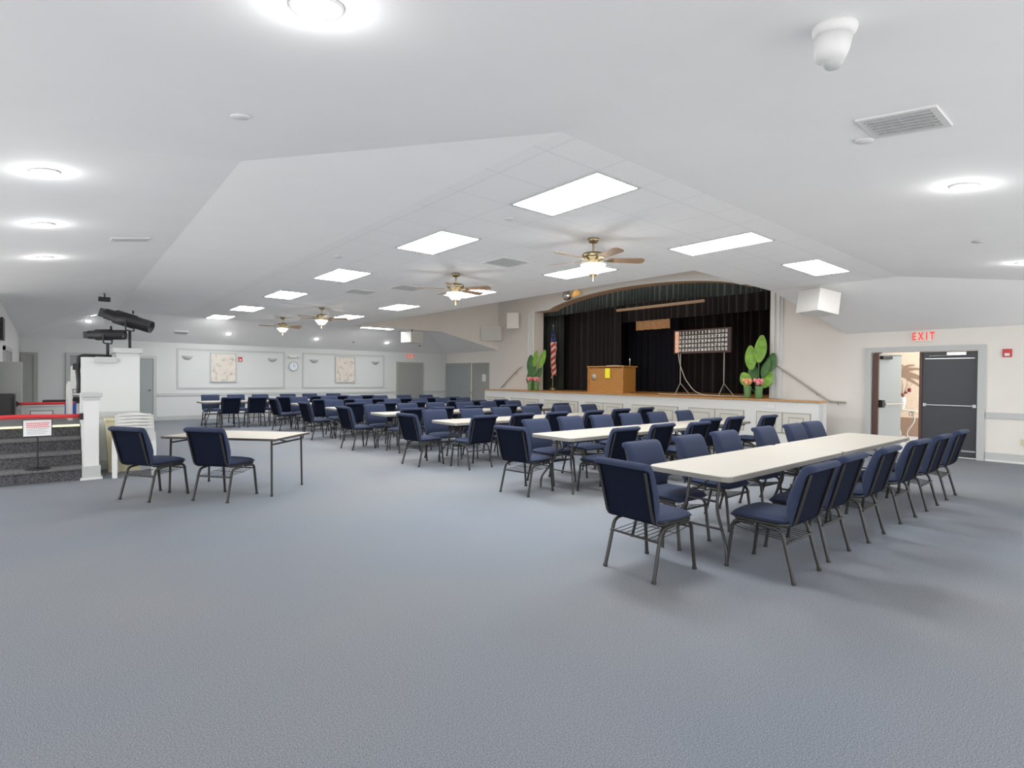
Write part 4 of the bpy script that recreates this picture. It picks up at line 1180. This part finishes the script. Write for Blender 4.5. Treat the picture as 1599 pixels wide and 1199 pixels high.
MB().box(-.64, -.59, 13.17, 13.22, .90, .99).build('belt_clip', M['black'], T)
T = thing('sign_stand', 'white notice with red heading on a thin black stand on the steps', 'sign', (-.245, 9.84, PZ / 4))
MB().lathe([(.135, 0), (.135, .012), (.03, .02), (.012, .03)], 20).build('base', M['black'], T)
MB().tube([(0, 0, .02), (0, -.01, .46)], .009, 8).build('pole', M['black'], T)
MB().box(-.155, .155, -.022, -.004, .45, .69).build('sign_frame', M['black'], T)
MB().box(-.145, .145, -.026, -.022, .46, .68).build('sign_sheet', M['paper'], T)
ln = MB()
for r_ in range(3):
    x = -.115
    rn = random.Random(r_ + 5)
    while x < .115:
        wd = .012 + .010 * rn.random()
        ln.box(x, min(x + wd, .125), -.0275, -.026, .645 - r_ * .026 - .018, .645 - r_ * .026); x += wd + .004
ln.build('heading_lines', M['red_ink'], T)
ln = MB()
for r_ in range(4): ln.box(-.11, .11 - .03 * (r_ % 2), -.0275, -.026, .555 - r_ * .022, .561 - r_ * .022)
ln.build('text_lines', M['ink'], T)
T = thing('sign_stand', 'second notice sign on the platform, only its framed top showing', 'sign', (-.27, 13.1, 0))
MB().lathe([(.13, 0), (.13, .012), (.012, .03)], 18).build('base', M['black'], T)
MB().tube([(0, 0, .02), (0, 0, .62)], .009, 8).build('pole', M['black'], T)
MB().box(-.16, .16, -.012, .006, .60, .82).build('sign_frame', M['black'], T)
MB().box(-.15, .15, -.016, -.012, .61, .81).build('sign_sheet', M['paper'], T)

# things behind the platform
T = thing('side_desk', 'white fronted desk with a dark top behind the platform', 'desk', (-.15, 15.2, 0))
MB().box(-.60, .70, -.35, .35, .0, .82).build('desk_body', M['white'], T)
MB().box(-.62, .73, -.38, .38, .82, .86).build('desk_top', M['white'], T)
o = MB().box(-.30, .32, 15.0, 15.5, .861, .93, b=.01).box(.1, .42, 15.05, 15.4, .93, .99, b=.01).build('equipment_case', M['black']); tag(o, 'low black equipment cases lying on the white desk behind the platform', 'case')
o = MB().box(.06, .24, 13.9, 14.1, 0, .93, b=.01).build('blue_panel', M['blue_thing']); tag(o, 'blue vinyl panel leaning behind the platform by the chair stack', 'panel')
T = thing('grey_cabinet', 'tall grey metal cabinet standing against the far wall past the steps', 'cabinet', (-.72, 14.35, 0))
MB().box(-.17, .13, -.25, .25, 0, 1.72).build('cabinet_body', M['door_grey'], T)
MB().box(-.165, .125, -.27, -.25, .05, 1.66).build('cabinet_door', M['door_grey'], T)
MB().box(.09, .11, -.285, -.27, .8, .95).build('handle', M['steel'], T)
o = MB().box(-.10, .18, -.2, .2, 0, .42, b=.02).box(-.06, .14, -.22, -.2, .06, .36).build('small_refrigerator', M['black'], loc=(-.78, 12.6, PZ)); tag(o, 'small black box unit on the platform at the picture edge', 'appliance')
T = thing('wall_display', 'black flat screen high on the wall at the extreme picture edge', 'screen', (-.87, 14.55, 2.34))
MB().box(-.02, .02, -.3, .12, -.2, .24, b=.006).build('screen_case', M['black'], T)
w = MB(); w.box(-.9, -.86, 14.95, 15.05, 0, 2.05); w.box(-.9, -.86, 16.9, 17.0, 0, 2.05); w.box(-.9, -.86, 14.95, 17, 1.97, 2.07); w.box(-.895, -.88, 15.05, 16.9, 0, 1.97, 1)
w.build('door_9', [M['trim'], M['door_grey']], kind='structure')

# monobloc plastic chairs
def mono(label, group):
    T = thing('plastic_chair', label, 'chair', (0, 0, 0), 0, group)
    se = MB(); se.box(-.22, .22, -.18, .22, .405, .425, b=.008); se.box(-.24, -.20, -.2, .2, .36, .41); se.box(.20, .24, -.2, .2, .36, .41)
    se.build('seat', M['resin'], T)
    ba = MB()
    for k in range(7):
        a0 = k / 7; a1 = (k + 1) / 7
        x0 = -.235 + .47 * a0; x1 = -.235 + .47 * a1
        b0_ = -.20 - .05 * math.sin(PI * a0); b1_ = -.20 - .05 * math.sin(PI * a1)
        t0 = .74 + .04 * math.sin(PI * a0); t1 = .74 + .04 * math.sin(PI * a1)
        ba.quad((x0, b0_, .52), (x1, b1_, .52), (x1, b1_ - .06, t1 - .03), (x0, b0_ - .06, t0 - .03))
        ba.quad((x0, b0_, .42), (x1, b1_, .42), (x1, b1_, .455), (x0, b0_, .455))
    ba.box(-.20, .20, -.335, -.305, .715, .735, b=.006)
    o = ba.build('backrest', M['resin'], T, fix=False); so = o.modifiers.new('s', 'SOLIDIFY'); so.thickness = .012
    for s_ in (-1, 1):
        MB().prism([(-.27, .0), (-.235, .0), (-.175, .42), (-.235, .46)], 'x', s_ * .235 - .035, s_ * .235 + .025).build('leg', M['resin'], T)
        MB().prism([(.27, .0), (.235, .0), (.165, .41), (.225, .41)], 'x', s_ * .235 - .02, s_ * .235 + .02).build('leg', M['resin'], T)
    return T
SN = ['lowest', 'second from the floor', 'third from the floor', 'fourth from the floor', 'fifth from the floor', 'topmost']
mp = None
for k in range(5):
    lb = 'white plastic chair beside the half wall, %s in its stack' % (SN[k] if k < 4 else 'topmost')
    if mp is None: mp = mono(lb, 'white plastic chairs stacked by the half wall'); mp.location = (.86, 9.82, 0); mp.rotation_euler = (0, 0, R(-6))
    else: dup(mp, (.86 , 9.82 + .02 * k, .046 * k), R(-6), lb)
for k in range(5):
    dup(mp, (.34, 11.72 + .02 * k, PZ + .046 * k), R(4), 'white plastic chair up on the platform, %s in its stack' % (SN[k] if k < 4 else 'topmost').replace('floor', 'platform'), 'white plastic chairs stacked on the platform')
T = thing('waste_bin', 'tall cream bin tucked between the half wall and plastic chairs', 'bin', (.76, 10.32, 0))
MB().prism([(-.20, 0), (.20, 0), (.24, .78), (-.24, .78)], 'y', -.13, .13).build('bin_body', M['cream'], T)
MB().box(-.25, .25, -.15, .15, .78, .82, b=.01).build('bin_rim', M['cream'], T)

# follow spots
def spot(loc, L, r, tilt, rz, ph, label):
    T = thing('follow_spotlight', label, 'spotlight', loc, rz)
    q = Matrix.Translation((0, 0, ph)) @ Matrix.Rotation(tilt, 4, 'Y') @ Matrix.Rotation(PI / 2, 4, 'Y')
    MB().lathe([(0, -L * .55), (r * .75, -L * .55), (r * .8, -L * .32), (r, -L * .32), (r, L * .12), (r * .88, L * .13), (r * .88, L * .5), (r * .80, L * .5), (r * .78, L * .46), (0, L * .46)], 18, mx=q).build('lamp_barrel', M['black'], T)
    MB().box(-r * .6, r * .6, -r * .6, r * .6, -L * .66, -L * .5, b=.01).build('lamp_house', M['black'], T, mx=q)
    MB().lathe([(.0, 0), (.015, .0), (.015, .05), (0, .06)], 8, mx=Matrix.Translation((.05, 0, ph + r))).build('knob', M['black'], T)
    MB().tube([(0, -r - .02, ph), (0, -r - .02, ph - r - .05), (0, r + .02, ph - r - .05), (0, r + .02, ph)], .012, 6, rad=.03).build('yoke', M['black'], T)
    MB().tube([(0, 0, 0), (0, 0, ph - r - .05)], .022, 10).build('post', M['black'], T)
    MB().lathe([(.10, 0), (.10, .012), (.02, .02)], 14).build('base', M['black'], T)
spot((.88, 10.95, 1.92), .68, .115, R(17), R(-30), .47, 'larger black follow spotlight tilted downward on the raised half wall')
spot((.585, 10.95, 1.76), .52, .09, R(-1), R(-34), .38, 'smaller black spotlight lying level on the lower half wall')
o = MB().tube([(.20, 10.72, 1.60), (.205, 10.7, 1.76), (.26, 10.68, 1.79), (.40, 10.68, 1.79), (.52, 10.7, 1.79), (.62, 10.75, 1.79)], .022, 8, rad=.04).tube([(.215, 10.7, 1.78), (.20, 10.66, 1.55), (.215, 10.68, 1.35), (.205, 10.66, 1.2)], .030, 8).box(.14, .21, 10.6, 10.7, 1.56, 1.66).build('cable_bundle', M['black'])
tag(o, 'black bundle of cables draped over the end of the half wall', 'cables')
# little black speaker on ceiling
px = (0.697, 14.085)
T = thing('ceiling_monitor', 'tiny black speaker on a ceiling bracket above the spotlights', 'speaker', (px[0], px[1], ceil_z(*px)))
MB().box(-.10, .10, -.05, .05, -.17, -.08, b=.006).build('case', M['black'], T); MB().tube([(0, 0, 0), (.01, 0, -.09)], .012, 6).build('bracket', M['black'], T)

# ------------------------------------------------------------ light
def area(name, loc, rot, sx, sy, e, col=(1, 1, 1)):
    l = bpy.data.lights.new(name, 'AREA'); l.shape = 'RECTANGLE'; l.size = sx; l.size_y = sy; l.energy = e; l.color = col
    o = bpy.data.objects.new(name, l); C.objects.link(o); o.location = loc; o.rotation_euler = rot
area('lobby_fill', (16.6, 2.9, 3.6), (0, 0, 0), 2.4, 3.5, 40, (1, .96, .9))  # fill brightening the lobby from above; no skylight is built
area('bay_fill', (11.0, 10.5, 4.70), (0, 0, 0), 2.5, 8, 95, (1, .93, .84))  # warm fill added under the bay ceiling, without a fixture
area('stage_fill', (14.75, 10.4, 4.65), (0, 0, 0), .3, 6, 14, (1, .86, .68))  # warm area light above the stage, with no fixture modelled
wd = bpy.data.worlds.new('world'); scn.world = wd; wd.use_nodes = True
wd.node_tree.nodes['Background'].inputs[0].default_value = (1, .995, .98, 1)
wd.node_tree.nodes['Background'].inputs[1].default_value = 2.35  # even fill added through the side left open behind the camera

scn.view_settings.view_transform = 'Standard'
scn.view_settings.look = 'None'
scn.view_settings.exposure = 0.38
scn.cycles.use_denoising = True
scn.cycles.max_bounces = 9; scn.cycles.diffuse_bounces = 6
scn.cycles.sample_clamp_indirect = 6
